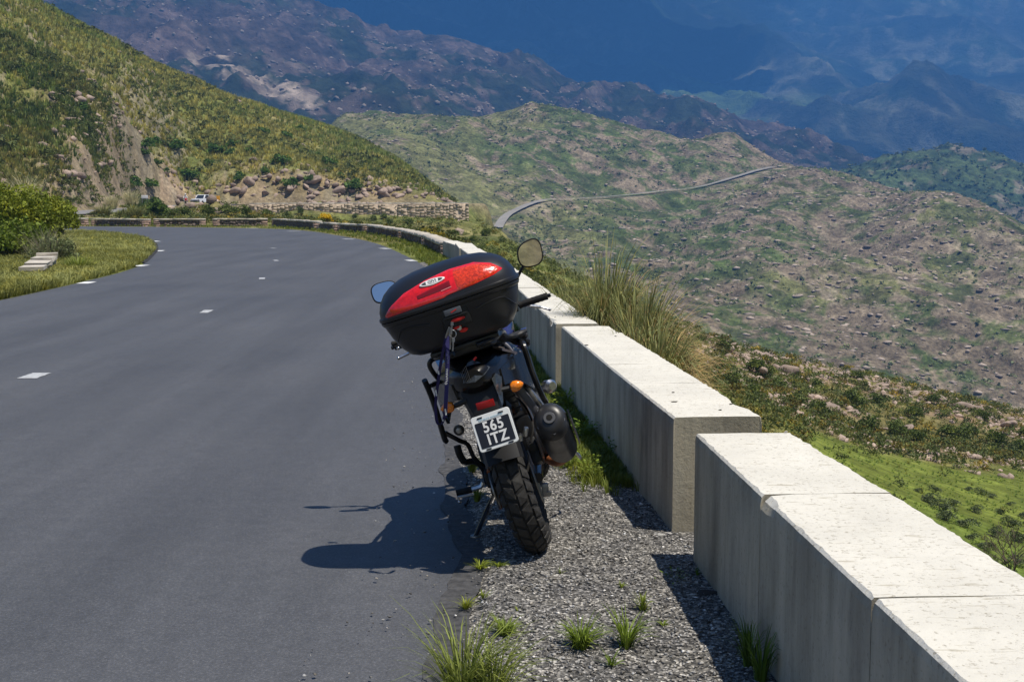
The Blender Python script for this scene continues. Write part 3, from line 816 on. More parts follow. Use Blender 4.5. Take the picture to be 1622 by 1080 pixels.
def stone_wall(p, q, width, h, label, seed, near):
    rs = random.Random(seed)
    w = empty('stone_guard_wall', (*p, 0)); tag(w, label, 'wall', 'stone guard walls round the bend')
    p = np.array(p); q = np.array(q); d = q - p; L = np.linalg.norm(d); t = d / L; nm = np.array([t[1], -t[0]]); ang = math.atan2(t[1], t[0])
    loc = np.array([*p, 0])
    def P(s, a, z): v = p + t * s + nm * a; return (v[0] - loc[0], v[1] - loc[1], z)
    # core, facing stones, coping, end pillars
    boxes_mesh('core', [box_np(P(L / 2, width / 2, h * .45 - .05), (L - .1, width - .16, h * .9 - .04), 0, ang)], m_stoneA, w)
    st = []
    s = .45
    while s < L - .45:
        wd = rs.uniform(.12, .3)
        z = -.08
        while z < h - .14:
            hh = rs.uniform(.12, .3); hh = min(hh, h - .10 - z)
            if hh < .05: break
            st.append(box_np(P(s + wd / 2, .05 + rs.uniform(0, .025), z + hh / 2), (wd * .93, .12, hh * .93), .018, ang, rs)); z += hh
        s += wd
    o = boxes_mesh('stone_facing', st, m_stoneA, w); o['kind'] = 'stuff'
    s = 0; 
    while s < L - .05:
        wd = min(rs.uniform(.7, 1.3), L - s)
        boxes_mesh('coping_stone', [box_np(P(s + wd / 2, width / 2 - .01, h - .045 + rs.uniform(-.012, .012)), (wd * .985, width + .06, .10), .014, ang, rs)], m_cope, w); s += wd
    for s in (.22, L - .22):
        z = -.1; st = []
        while z < h - .11:
            hh = rs.uniform(.1, .16)
            hh = min(hh, h - .10 - z)
            if hh < .03: break
            st.append(box_np(P(s, width / 2 - .01, z + hh / 2), (.42, width + .03, hh * .94), .012, ang, rs)); z += hh
        o = boxes_mesh('end_pillar', st, m_stoneB, w)
    return w
NODES = [(-1.98, 36.0)] + [onz(px, py)[:2] for px, py in [(671, 391.5), (634, 380), (581, 369), (533, 366), (500, 364), (430, 357.6), (332, 358.2), (237, 358.5), (140, 357.5)]] + [(-39.5, 91)]
SLAB = ['stone guard wall nearest the motorcycle, right after the pale concrete', 'second stone guard wall from the concrete, with a pink end pillar', 'third stone guard wall from the concrete along the outer bend',
        'fourth stone guard wall, long piece right of the yellow flowers', 'short stone guard wall below the yellow flowering bush', 'stone guard wall just left of the yellow flowering bush',
        'long low stone guard wall at the middle of the bend', 'low stone guard wall in front of the pickup truck', 'low wall in front of the round dark bush', 'last low wall at the left end of the bend']
for i in range(len(NODES) - 1):
    a, b_ = np.array(NODES[i]), np.array(NODES[i + 1]); t = (b_ - a) / np.linalg.norm(b_ - a)
    stone_wall(tuple(a + t * .25), tuple(b_ - t * .25), .42, .44 if i < 5 else .5, SLAB[i], 900 + i, i < 5)

# ---- retaining wall under the far road
def retaining(label, pts, name='retaining_wall', topdz=.35, cap=.25):
    """pts: (px, ytop, ybot, D)"""
    w = empty(name, (0, 0, 0)); tag(w, label, 'wall')
    T = np.array([at(px, yt, D) for px, yt, yb, D in pts]); B = np.array([at(px, yb, D) for px, yt, yb, D in pts])
    rs = random.Random(hash(label) % 1000 if False else len(label))
    # stones laid course by course; joined, far too many to take apart
    seg = np.r_[0, np.cumsum(np.linalg.norm(np.diff(T[:, :2], axis=0), axis=1))]
    def pos(s):
        return [np.interp(s, seg, T[:, k]) for k in range(3)], np.interp(s, seg, B[:, 2])
    st = []; s = 0
    while s < seg[-1]:
        wd = rs.uniform(.35, .8)
        (x, y, zt), zb = pos(s + wd / 2); (x2, y2, _), _ = pos(min(s + wd / 2 + .2, seg[-1]))
        ang = math.atan2(y2 - y, x2 - x) if (x2 - x) or (y2 - y) else 0
        z = zb - .8
        while z < zt - .25:
            hh = rs.uniform(.3, .6); hh = min(hh, zt - .2 - z)
            if hh < .08: break
            dep = .5
            st.append(box_np((x + rs.uniform(-.03, .03), y + rs.uniform(0, .10), z + hh / 2), (wd * .965, dep, hh * .965), .035, ang, rs)); z += hh
        s += wd
    o = boxes_mesh('stone_face', st, m_rock_wall, w); o['kind'] = 'stuff'
    core = []
    for i in range(len(T) - 1):
        c = (T[i] + T[i + 1]) / 2; L = np.linalg.norm((T[i + 1] - T[i])[:2]); ang = math.atan2(*(T[i + 1] - T[i])[[1, 0]])
        zb = min(B[i][2], B[i + 1][2]) - 1.0
        core.append(box_np((c[0], c[1] + .13, (c[2] - .15 + zb) / 2), (L * 1.01, .6, c[2] - .15 - zb), 0, ang))
        s = 0; dv = (T[i + 1] - T[i]) / L
        while s < L:
            wd = min(2.0, L - s); cc = T[i] + dv * (s + wd / 2)
            boxes_mesh('coping_slab', [box_np((cc[0], cc[1] + .25, cc[2] - .1), (wd * .985, .8, .2), .015, ang, rs)], m_cope2, w); s += wd
    boxes_mesh('core', core, m_rock_wall, w)
    return w
m_rock_wall = plain('rough_pink_masonry', (.47, .37, .27), .95, nscale=1.6, namt=.4, bumps=.9, bdist=.08)
m_cope2 = plain('grey_coping', (.42, .39, .34), .95, nscale=2, namt=.2)
retaining('long pinkish stone retaining wall under the far road', [(395, 322, 334, 196), (470, 321.5, 344, 196), (560, 321.5, 352, 195), (650, 321.5, 359, 194), (700, 321, 364, 193), (742, 321, 370, 193)])
retaining('low grey stone wall of the side road at the far left', [(112, 340, 352, 128), (160, 336, 349, 140), (212, 331, 345, 152)])
# ================================================================== MESH COLLECTOR
class MB:
    def __init__(s): s.V = []; s.F = []
    def add(s, V, F):
        k = len(s.V); s.V += [tuple(v) for v in V]; s.F += [tuple(i + k for i in f) for f in F]; return s
    def loft(s, rings, cap=True):
        m = len(rings[0]); V = [v for r in rings for v in r]; F = []
        for i in range(len(rings) - 1):
            for j in range(m):
                a = i * m + j; b_ = i * m + (j + 1) % m
                F.append((a, b_, b_ + m, a + m))
        if cap: F.append(tuple(range(m - 1, -1, -1))); F.append(tuple(range((len(rings) - 1) * m, len(rings) * m)))
        return s.add(V, F)
    def tube(s, pts, r, n=8, cap=True):
        pts = [Vector(p) for p in pts]; rings = []
        rr_ = r if isinstance(r, (list, tuple)) else [r] * len(pts)
        up = None
        for i, p in enumerate(pts):
            t = (pts[min(i + 1, len(pts) - 1)] - pts[max(i - 1, 0)]).normalized()
            if up is None:
                a = Vector((0, 0, 1)) if abs(t.z) < .9 else Vector((1, 0, 0)); up = (a - t * a.dot(t)).normalized()
            else: up = (up - t * up.dot(t)).normalized()
            b_ = t.cross(up)
            rings.append([p + (up * math.cos(2 * PI * k / n) + b_ * math.sin(2 * PI * k / n)) * rr_[i] for k in range(n)])
        return s.loft(rings, cap)
    def lathe(s, prof, c, ax, n=24):
        """prof [(along, radius)], axis ax through c"""
        ax = Vector(ax).normalized(); a = Vector((0, 0, 1)) if abs(ax.z) < .9 else Vector((0, 1, 0))
        u = (a - ax * a.dot(ax)).normalized(); w = ax.cross(u); c = Vector(c)
        return s.loft([[c + ax * t + (u * math.cos(2 * PI * k / n) + w * math.sin(2 * PI * k / n)) * max(r, 1e-4) for k in range(n)] for t, r in prof])
    def box(s, c, sz, rot=None, bev=0):
        x, y, z = sz[0] / 2, sz[1] / 2, sz[2] / 2
        if bev:
            bm = bmesh.new(); bmesh.ops.create_cube(bm, size=1)
            for v in bm.verts: v.co = Vector((v.co.x * sz[0], v.co.y * sz[1], v.co.z * sz[2]))
            bmesh.ops.bevel(bm, geom=bm.edges[:], offset=bev, segments=2, affect='EDGES', profile=.6)
            V = [v.co.copy() for v in bm.verts]; F = [[v.index for v in f.verts] for f in bm.faces]; bm.free()
        else:
            V = [Vector(v) for v in [(-x, -y, -z), (x, -y, -z), (x, y, -z), (-x, y, -z), (-x, -y, z), (x, -y, z), (x, y, z), (-x, y, z)]]; F = BOXF
        if rot is not None: V = [rot @ v for v in V]
        c = Vector(c)
        return s.add([v + c for v in V], F)
    def sphere(s, c, r, n=12):
        bm = bmesh.new(); bmesh.ops.create_uvsphere(bm, u_segments=n, v_segments=n // 2 + 1, radius=1)
        V = [Vector((v.co.x * r[0], v.co.y * r[1], v.co.z * r[2])) + Vector(c) for v in bm.verts]; F = [[v.index for v in f.verts] for f in bm.faces]; bm.free()
        return s.add(V, F)
    def build(s, name, mat, parent=None, smooth=True, sub=0, angle=40):
        me = bpy.data.meshes.new(name); me.from_pydata([tuple(v) for v in s.V], [], s.F); me.materials.append(mat)
        bm = bmesh.new(); bm.from_mesh(me); bmesh.ops.recalc_face_normals(bm, faces=bm.faces)
        if smooth:
            for e in bm.edges:
                if len(e.link_faces) == 2 and e.calc_face_angle(0) > R(angle): e.smooth = False
            for f in bm.faces: f.smooth = True
        bm.to_mesh(me); bm.free()
        o = link(name, me, parent)
        if sub:
            md = o.modifiers.new('round', 'SUBSURF'); md.levels = sub; md.render_levels = sub
        return o
def curve(pts, n=6):
    """smooth path through points (Catmull-Rom)"""
    P = [Vector(p) for p in pts]; out = []
    for i in range(len(P) - 1):
        p0 = P[max(i - 1, 0)]; p1 = P[i]; p2 = P[i + 1]; p3 = P[min(i + 2, len(P) - 1)]
        for k in range(n):
            t = k / n
            out.append(.5 * ((2 * p1) + (-p0 + p2) * t + (2 * p0 - 5 * p1 + 4 * p2 - p3) * t * t + (-p0 + 3 * p1 - 3 * p2 + p3) * t ** 3))
    out.append(P[-1]); return out
def text_mesh(name, txt, size, mat, parent, M, bold=0, depth=.0006, space=1.0, xs=1.0):
    cu = bpy.data.curves.new(name, 'FONT'); cu.body = txt; cu.size = size; cu.align_x = 'CENTER'; cu.align_y = 'CENTER'; cu.offset = bold; cu.extrude = depth; cu.space_character = space
    cu.resolution_u = 3
    o = bpy.data.objects.new(name, cu); COL.objects.link(o)
    dg = bpy.context.evaluated_depsgraph_get(); me = bpy.data.meshes.new_from_object(o.evaluated_get(dg))
    bpy.data.objects.remove(o); bpy.data.curves.remove(cu)
    for v in me.vertices: v.co.x *= xs
    me.transform(M); me.materials.clear(); me.materials.append(mat); me.name = name
    return link(name, me, parent)

# ================================================================== MOTORCYCLE
m_blkplastic = plain('black_plastic', (.012, .0125, .014), .48, spec=.4, nscale=300, namt=.1, bumps=.12, bdist=.0004)
m_case = plain('satin_case_black', (.014, .0145, .018), .36, spec=.45, nscale=420, namt=.1, bumps=.22, bdist=.0004)
m_gloss = plain('gloss_black', (.007, .0065, .0065), .22, spec=.35, nscale=12, namt=.2)
m_tube = plain('black_tube_paint', (.012, .012, .013), .28, spec=.5)
m_rubber = plain('tyre_rubber', (.020, .019, .018), .72, spec=.3, nscale=40, namt=.35, bumps=.3, bdist=.001)
m_tread = plain('dusty_tread', (.034, .032, .030), .68, spec=.35, nscale=60, namt=.35, bumps=.3, bdist=.0008)
m_alu = plain('aluminium', (.62, .62, .63), .3, 1.0, nscale=60, namt=.15)
m_steel = plain('dull_steel', (.35, .34, .33), .42, 1.0, nscale=50, namt=.3)
m_muff = plain('muffler_black', (.022, .022, .024), .38, spec=.5, nscale=30, namt=.2)
m_red = plain('red_lens', (.78, .010, .012), .10, spec=.7, nscale=55, namt=.25, coat=.6)
m_redor = plain('orange_red_lens', (.75, .045, .008), .12, spec=.7, nscale=110, namt=.5, coat=.6, bumps=.5, bdist=.003)
m_redflat = plain('red_button', (.75, .02, .012), .4)
m_refl = plain('red_reflector', (.33, .006, .008), .2, nscale=500, namt=.3)
m_amber = plain('amber_lens', (.95, .22, .008), .12, spec=.6, nscale=120, namt=.3, coat=.5)
m_smoke = plain('smoked_lens', (.035, .042, .05), .14, spec=.8, nscale=90, namt=.4)
m_platew = plain('plate_white', (.78, .80, .80), .4)
m_plateb = plain('plate_black', (.012, .013, .02), .4)
m_purple = plain('deep_blue_paint', (.035, .03, .13), .15, spec=.6, coat=.5)
m_grey = plain('grey_trim', (.12, .12, .13), .35)
m_brown = plain('brown_grey_panel', (.07, .055, .048), .4, nscale=8, namt=.2)
m_strap = plain('navy_webbing', (.022, .018, .12), .7, nscale=400, namt=.3)
m_cloth = plain('dark_cloth', (.014, .014, .018), .8, nscale=30, namt=.4, bumps=.6, bdist=.004)
m_white = plain('white_print', (.8, .8, .8), .5)
m_mir = plain('mirror_silver', (.86, .88, .90), .02, 1.0)
m_rust = plain('rusty_orange_steel', (.35, .12, .04), .6, .3, nscale=40, namt=.4)

LEAN = R(18.5)
bike = empty('motorcycle', (.125, 5.53, .004), (0, -LEAN, 0))
tag(bike, 'black touring motorcycle with red and black top case leaning on its side stand', 'motorcycle')

def lx(px, py, y):                       # photo direction at bike depth y -> bike coordinates
    X, _, Z = at(px, py, 5.60 + y); X -= .125
    return Vector((X * math.cos(LEAN) + Z * math.sin(LEAN), y, -X * math.sin(LEAN) + Z * math.cos(LEAN)))

def wheel(name, cy, Rr, wt, tread, parent, rot=0):
    w = empty(name, (0, cy, Rr), (0, 0, rot)); w.parent = parent
    n = 64; rc = wt / 2
    prof = []
    for k in range(13):
        a = PI * (-.12) + (PI * 1.24) * k / 12
        prof.append((math.cos(a) * rc, Rr - rc - .006 + math.sin(a) * rc * .98))
    prof = [(rc * .62, Rr - rc * 2 + .005)] + prof + [(-rc * .62, Rr - rc * 2 + .005)]
    mb = MB(); rings = []
    for i in range(n):
        a = 2 * PI * i / n; rings.append([(x, math.sin(a) * r, math.cos(a) * r) for x, r in prof])
    V = [v for r in rings for v in r]; m = len(prof); F = []
    for i in range(n):
        for j in range(m - 1):
            F.append((i * m + j, i * m + j + 1, ((i + 1) % n) * m + j + 1, ((i + 1) % n) * m + j))
    mb.add(V, F); ty = mb.build('tyre', m_rubber, w)
    # tread blocks: four across, slanted, staggered
    tb = MB(); cnt = 30; rsd = random.Random(5)
    def surf(b_, a, h):                  # b: angle across the crown, a: angle round the wheel
        r = Rr - rc - .006 + math.cos(b_) * (rc * .98 + h); x = math.sin(b_) * (rc + h)
        return (x, math.sin(a) * r, math.cos(a) * r)
    pa = 2 * PI / cnt
    cols = [(-1.32, -.72, .35), (-.62, -.05, -.28), (.05, .62, .28), (.72, 1.32, -.35)]
    for i in range(cnt):
        for ci, (b0, b1, sl) in enumerate(cols):
            off = (0, .5, 0, .5)[ci]
            a0 = (i + off) * pa; gap = .13
            q = []
            for (bb, aa) in ((b0, gap), (b1, gap), (b1, 1 - gap), (b0, 1 - gap)):
                tb_ = (bb - b0) / (b1 - b0) - .5
                q.append((bb, a0 + (aa + sl * tb_ * (1 if ci in (0, 1) else 1)) * pa))
            bm_ = ((b0 + b1) / 2, a0 + .5 * pa)
            base = [surf(b_, a, -.002) for b_, a in q]; top = [surf(b_ + (bm_[0] - b_) * .07, a + (bm_[1] - a) * .07, .0065) for b_, a in q]
            midb = surf(bm_[0], bm_[1], .0072)
            V = base + top + [midb]
            F = [(0, 1, 5, 4), (1, 2, 6, 5), (2, 3, 7, 6), (3, 0, 4, 7), (4, 5, 8), (5, 6, 8), (6, 7, 8), (7, 4, 8)]
            tb.add(V, F)
    o = tb.build('tread', m_tread, ty, smooth=False); o['kind'] = 'stuff'
    rm = MB(); rw = rc * .62; ro = Rr - rc * 2 + .012
    rings = []
    for i in range(48):
        a = 2 * PI * i / 48; rings.append([(x, math.sin(a) * r, math.cos(a) * r) for x, r in [(-rw, ro), (-rw, ro - .016), (-rw * .5, ro - .03), (rw * .5, ro - .03), (rw, ro - .016), (rw, ro)]])
    m = 6; V = [v for r in rings for v in r]
    F = [(i * m + j, i * m + j + 1, ((i + 1) % 48) * m + j + 1, ((i + 1) % 48) * m + j) for i in range(48) for j in range(m - 1)]
    rm.add(V, F); rm.build('rim', m_tube, w)
    hb = MB(); hb.lathe([(-.07, .02), (-.06, .035), (-.02, .03), (.02, .03), (.06, .035), (.07, .02)], (0, 0, 0), (1, 0, 0), 20); hb.build('hub', m_tube, w)
    sp = MB()
    for i in range(36):
        a = 2 * PI * i / 36; a2 = a + (.28 if i % 2 else -.28); sx = .045 * (1 if i % 4 < 2 else -1)
        sp.tube([(sx, math.sin(a2) * .033, math.cos(a2) * .033), (0, math.sin(a) * (ro - .02), math.cos(a) * (ro - .02))], .0018, 4)
    o = sp.build('spokes', m_steel, w); o['kind'] = 'stuff'
    for sd_, xx in ((1, .085),):
        d = MB(); d.lathe([(xx, .055), (xx, .122), (xx + .005, .122), (xx + .005, .055)], (0, 0, 0), (1, 0, 0), 40); d.build('brake_disc', m_steel, w)
    return w
wheel('rear_wheel', 0, .325, .142, True, bike)
wheel('front_wheel', 1.40, .335, .10, True, bike, R(22))
# mudguard close to the tyre, swingarm, chain guard
mb = MB()
rings = []
for k in range(9):
    a = R(-62 + k * 13); rings.append([(x, math.sin(a) * (.365 + dz), .325 + math.cos(a) * (.365 + dz)) for x, dz in [(-.085, -.03), (-.07, 0), (0, .012), (.07, 0), (.085, -.03), (.07, -.004), (0, .004), (-.07, -.004)]])
mb.loft(rings); mb.build('rear_mudguard', m_blkplastic, bike)
for s in (-1, 1):
    mb = MB(); mb.tube([(s * .098, -.04, .325), (s * .10, .25, .335), (s * .085, .5, .36)], [.024, .028, .03], 10); mb.build('swingarm', m_tube, bike)
mb = MB(); mb.box((-.122, .22, .385), (.02, .40, .07), Matrix.Rotation(R(5), 3, 'X'), .008); mb.build('chain_guard', m_blkplastic, bike)
# sprocket and chain on the left
mb = MB(); mb.lathe([(-.108, .02), (-.108, .085), (-.102, .085), (-.102, .02)], (0, 0, .325), (1, 0, 0), 30); mb.build('sprocket', m_steel, bike)
mb = MB(); mb.tube([(-.106, 0, .41), (-.106, .3, .40), (-.1, .48, .40)], .008, 6); mb.tube([(-.106, 0, .24), (-.106, .3, .29), (-.1, .48, .33)], .008, 6); mb.build('chain', m_rust, bike)['kind'] = 'stuff'
mb = MB(); mb.box((.12, -.02, .44), (.045, .09, .12), Matrix.Rotation(R(-20), 3, 'X'), .012); mb.lathe([(0, .018), (.03, .018)], (.12, -.05, .47), (0, -1, 0), 12); mb.build('brake_caliper', m_blkplastic, bike)
mb = MB(); mb.box((.112, -.045, .265), (.03, .03, .06), Matrix.Rotation(R(12), 3, 'Y'), .006); mb.lathe([(0, .011), (.012, .011)], (.125, -.075, .25), (0, -1, 0), 8); mb.build('chain_adjuster', m_steel, bike)
mb = MB(); mb.box((.075, -.03, .52), (.03, .05, .03), None, .006); mb.box((.11, -.02, .535), (.022, .05, .04), Matrix.Rotation(R(30), 3, 'Y'), .006); mb.build('caliper_bracket', m_alu, bike)
mb = MB(); mb.tube(curve([(.118, -.05, .49), (.15, -.02, .55), (.14, .1, .62), (.1, .3, .66)]), .005, 6); mb.build('brake_hose', m_rubber, bike)
# frame rails, engine, shock
for s in (-1, 1):
    mb = MB(); mb.tube(curve([(s * .105, -.12, .84), (s * .12, .15, .76), (s * .12, .42, .62), (s * .13, .55, .42), (s * .11, .75, .24)]), .018, 8); mb.build('frame_rail', m_steel if s > 0 else m_tube, bike)
mb = MB(); mb.box((.0, .62, .40), (.27, .38, .26), None, .03); mb.box((0, .72, .60), (.2, .22, .22), Matrix.Rotation(R(-10), 3, 'X'), .03)
for k in range(6): mb.box((0, .73, .53 + k * .03), (.25, .26, .008), Matrix.Rotation(R(-10), 3, 'X'))
mb.lathe([(-.17, .03), (-.165, .085), (.165, .085), (.17, .03)], (0, .58, .36), (1, 0, 0), 28); mb.build('engine', m_tube, bike)
mb = MB(); mb.tube([(.02, .30, .40), (.02, .22, .70)], .022, 10)
for k in range(7): mb.lathe([(-.005, .034), (.005, .034)], (.02, .29 - k * .01, .44 + k * .036), (0, -.25, 1), 14)
mb.build('shock_absorber', m_rust, bike)
mb = MB(); mb.box((.195, .12, .66), (.02, .20, .20), Matrix.Rotation(R(-16), 3, 'Y'), .01); mb.build('side_panel', m_steel, bike)
mb = MB(); mb.box((.165, .05, .66), (.035, .12, .20), Matrix.Rotation(R(-18), 3, 'Y'), .01); mb.build('silencer_shroud', m_grey, bike)
mb = MB(); mb.lathe([(0, .012), (.02, .03), (.06, .032), (.075, .02)], (.245, .28, .655), (.5, -.8, 0), 16); mb.build('oil_filler', m_alu, bike)

# tail: seat, fairing, lamp, hanger
def srg(y, cx, cz, rx, rz, n=2.6, m=24):
    out = []
    for k in range(m):
        a = 2 * PI * k / m; c, s_ = math.cos(a), math.sin(a)
        out.append((cx + rx * math.copysign(abs(c) ** (2 / n), c), y, cz + rz * math.copysign(abs(s_) ** (2 / n), s_)))
    return out
mb = MB(); mb.loft([srg(-.40, 0, .875, .035, .035), srg(-.37, 0, .873, .068, .058), srg(-.28, 0, .868, .115, .072), srg(-.12, 0, .862, .165, .085), srg(.05, 0, .858, .195, .095), srg(.25, 0, .84, .19, .10), srg(.42, 0, .83, .15, .09)])
mb.build('tail_fairing', m_gloss, bike)
for s in (-1, 1):
    mb = MB()
    pr = [(.11, -.30, .87), (.165, -.12, .885), (.215, .04, .87), (.235, .16, .83)]
    lo = [(.105, -.30, .80), (.155, -.12, .78), (.205, .04, .70), (.228, .16, .66)]
    V = [(s * a, b_, c) for a, b_, c in pr] + [(s * a, b_, c) for a, b_, c in lo] + [(s * (a - .02), b_, c) for a, b_, c in pr] + [(s * (a - .02), b_, c) for a, b_, c in lo]
    F = [(i, i + 1, i + 5, i + 4) for i in range(3)] + [(i + 8, i + 9, i + 13, i + 12) for i in range(3)] + [(i, i + 1, i + 9, i + 8) for i in range(3)] + [(i + 4, i + 5, i + 13, i + 12) for i in range(3)] + [(0, 4, 12, 8), (3, 7, 15, 11)]
    mb.add(V, F); mb.build('side_fairing', m_gloss, bike, angle=25)
mb = MB(); mb.add([(.10, -.16, .958), (.135, -.19, .94), (.222, .07, .85), (.195, .10, .885), (.10, -.16, .945), (.135, -.19, .928), (.222, .07, .838), (.195, .10, .872)], BOXF[:]); mb.build('grab_panel', m_brown, bike, smooth=False)
mb = MB(); mb.loft([srg(-.20, 0, .975, .10, .012, 3), srg(-.18, 0, .975, .115, .02, 3), srg(.0, 0, .965, .135, .03, 3), srg(.3, 0, .95, .15, .035, 3), srg(.5, 0, .94, .11, .035, 3), srg(.53, 0, .94, .09, .02, 3)]); mb.build('seat', m_case, bike)
# lamp lens (smoked, pointed top)
Ls = [(-.052, .872), (-.038, .905), (-.012, .942), (.012, .948), (.04, .928), (.074, .898), (.045, .880), (.0, .866)]
mb = MB(); mb.add([(x, -.425 + abs(x) * .5 + (z - .87) * .8, z) for x, z in Ls] + [(x * .9, -.33 + abs(x) * .5 + (z - .87) * .8, z) for x, z in Ls] + [(.008, -.415 + .03, .902)], [(i, (i + 1) % 8, 16) for i in range(8)] + [(i, (i + 1) % 8, (i + 1) % 8 + 8, i + 8) for i in range(8)])
tl = mb.build('tail_light', m_smoke, bike, angle=20)
mb = MB(); mb.box((.026, -.37, .952), (.018, .008, .009), Matrix.Rotation(R(-35), 3, 'Y'), .002); mb.build('reflector_tip', m_redflat, tl)
mb = MB()
for k in range(5):
    x = -.046 + k * .007; mb.box((x, -.415 + abs(x) * .35, .897 + k * .003), (.0012, .002, .045 + k * .004))
mb.build('lens_ribs', m_grey, tl)['kind'] = 'stuff'
# plate hanger
mb = MB()
rings = []
for z, w_, y in [(.86, .085, -.33), (.82, .10, -.345), (.78, .082, -.36), (.74, .07, -.375), (.66, .062, -.385), (.58, .05, -.39)]:
    rings.append([(-w_, y + .05, z), (-w_ * .8, y, z), (0, y - .012, z), (w_ * .8, y, z), (w_, y + .05, z), (0, y + .07, z)])
mb.loft(rings); mb.build('plate_hanger', m_blkplastic, bike)
mb = MB(); mb.add([(.065, -.375, .85), (.085, -.355, .865), (.104, -.335, .84), (.078, -.36, .74), (.07, -.37, .73), (.068, -.378, .80)] + [(.065, -.355, .85), (.085, -.335, .865), (.104, -.315, .84), (.078, -.34, .74), (.07, -.35, .73), (.068, -.358, .80)],
       [(0, 1, 2, 3, 4, 5), (11, 10, 9, 8, 7, 6)] + [(i, (i + 1) % 6, (i + 1) % 6 + 6, i + 6) for i in range(6)]); mb.build('hanger_trim', m_smoke, bike, smooth=False)
mb = MB(); mb.box((.008, -.405, .762), (.076, .010, .030), Matrix.Rotation(R(2), 3, 'Y'), .002); mb.build('rear_reflector', m_refl, bike)
# licence plate with frame
def plate():
    p = empty('licence_plate', (.012, -.425, .654), (R(-17), 0, 0)); p.parent = bike
    w_, h = .166, .150
    def rr2(w, h, r, y, n=5):
        out = []
        for cx, cz, a0 in ((w / 2 - r, h / 2 - r, 0), (-w / 2 + r, h / 2 - r, 90), (-w / 2 + r, -h / 2 + r, 180), (w / 2 - r, -h / 2 + r, 270)):
            for k in range(n):
                a = R(a0 + 90 * k / (n - 1)); out.append((cx + r * math.cos(a), y, cz + r * math.sin(a)))
        return out
    mb = MB(); mb.loft([rr2(w_, h, .012, .004), rr2(w_, h, .012, -.002), rr2(w_ - .003, h - .003, .011, -.004)]); mb.build('plate_frame', m_platew, p, angle=30)
    mb = MB(); mb.loft([[(x, y, z - .008) for x, y, z in rr2(.146, .108, .004, yy)] for yy in (-.0035, -.0052)]); mb.build('plate_field', m_plateb, p, smooth=False)
    M = lambda x, z: Matrix.Translation((x, -.0056, z)) @ Matrix.Rotation(R(90), 4, 'X')
    text_mesh('plate_lettering', '565', .062, m_white, p, M(.0, .0185), .0016, .0004, 1.12, .88)
    text_mesh('plate_lettering', 'ITZ', .062, m_white, p, M(.004, -.034), .0016, .0004, 1.12, .88)
    for x, z in ((-.045, .064), (.045, .062), (-.045, -.0685), (.05, -.0685)):
        sl = MB(); sl.box((x, -.005, z), (.022, .004, .006), None, .002); sl.build('plate_slot', m_plateb, p)
    lt = text_mesh('small_print', 'REPUBLICA ARGENTINA', .0095, plain('pale_blue_print', (.35, .55, .68), .5), p, M(0, .054), .0001, .0002)
plate()
# turn signals
for s in (-1, 1):
    t = MB(); t.tube([(s * .06, -.35, .795), (s * .125, -.33, .785)], [.012, .010], 8); st_ = t.build('turn_signal', m_blkplastic, bike)
    t = MB()
    rings = []
    for k, (u_, r_) in enumerate([(0, .004), (.006, .018), (.02, .0245), (.038, .022), (.055, .013), (.064, .003)]):
        rings.append([(s * (.122 + u_ * .92), -.335 + math.cos(2 * PI * j / 16) * r_ * .9, .784 + (.004 if s < 0 else 0) + u_ * .05 + math.sin(2 * PI * j / 16) * r_) for j in range(16)])
    t.loft(rings); t.build('signal_lens', m_amber, st_)

# luggage rack tubes (left and right), measured from the photograph
def tubeobj(name, pxs, r, mat=m_tube, smoothn=4):
    pts = [lx(a, b_, y) for a, b_, y in pxs]
    mb = MB(); mb.tube(curve(pts, smoothn), r, 8); return mb.build(name, mat, bike)
tubeobj('rack_tube', [(716, 565, .1), (700, 564, .0), (686, 568, -.02), (682, 577, -.02), (690, 591, 0), (704, 606, .08)], .0115)
tubeobj('rack_tube', [(674, 600, -.12), (688, 634, -.06), (705, 690, 0), (708, 694, 0)], .013)
tubeobj('rack_tube', [(683, 609, -.1), (704, 601, .02), (716, 597, .1)], .010)
tubeobj('rack_tube', [(706, 682, 0), (728, 694, .03), (742, 701, .1), (752, 722, .12), (768, 735, .15)], .0105)
tubeobj('rack_tube', [(826, 540, .02), (830, 548, -.05), (842, 585, -.04), (856, 620, .0), (864, 634, .05)], .0135)
tubeobj('rack_tube', [(800, 530, .1), (815, 536, .06), (827, 542, .0)], .011)
tubeobj('rack_tube', [(701, 640, 0.05), (706, 655, .02), (712, 667, .02), (706, 640, .05)], .007)
mb = MB()
for s in (-1, 1):
    mb.tube(curve([(s * .15, .25, .94), (s * .155, -.02, .99), (s * .13, -.30, 1.0), (s * .05, -.36, 1.0)]), .011, 8)
mb.box((0, -.2, 1.012), (.30, .26, .022), None, .008); mb.box((0, -.18, .99), (.12, .20, .04), None, .01); mb.build('luggage_rack', m_tube, bike)
mb = MB(); p = lx(728, 678, -.02); mb.lathe([(-.05, .012), (-.01, .022), (0, .025), (.006, .024), (.008, .016)], p, (0, -1, 0), 20); kb = mb.build('muffler_stub', m_tube, bike)
mb = MB(); mb.lathe([(.008, .013), (.016, .012), (.018, .003)], p, (0, -1, 0), 16); mb.build('stub_cap', m_steel, kb)
tubeobj('passenger_footrest', [(725, 702, .22), (729, 716, .22), (736, 728, .24)], .017, m_rubber)
tubeobj('footrest_hanger', [(736, 729, .24), (752, 727, .26), (766, 738, .28), (772, 760, .32)], .015, m_tube)
tubeobj('rider_footrest', [(724, 777, .42), (748, 771, .42)], .0165, m_rubber, 1)
tubeobj('footrest_joint', [(748, 771, .42), (762, 767, .42), (766, 760, .42)], .011, m_alu, 2)
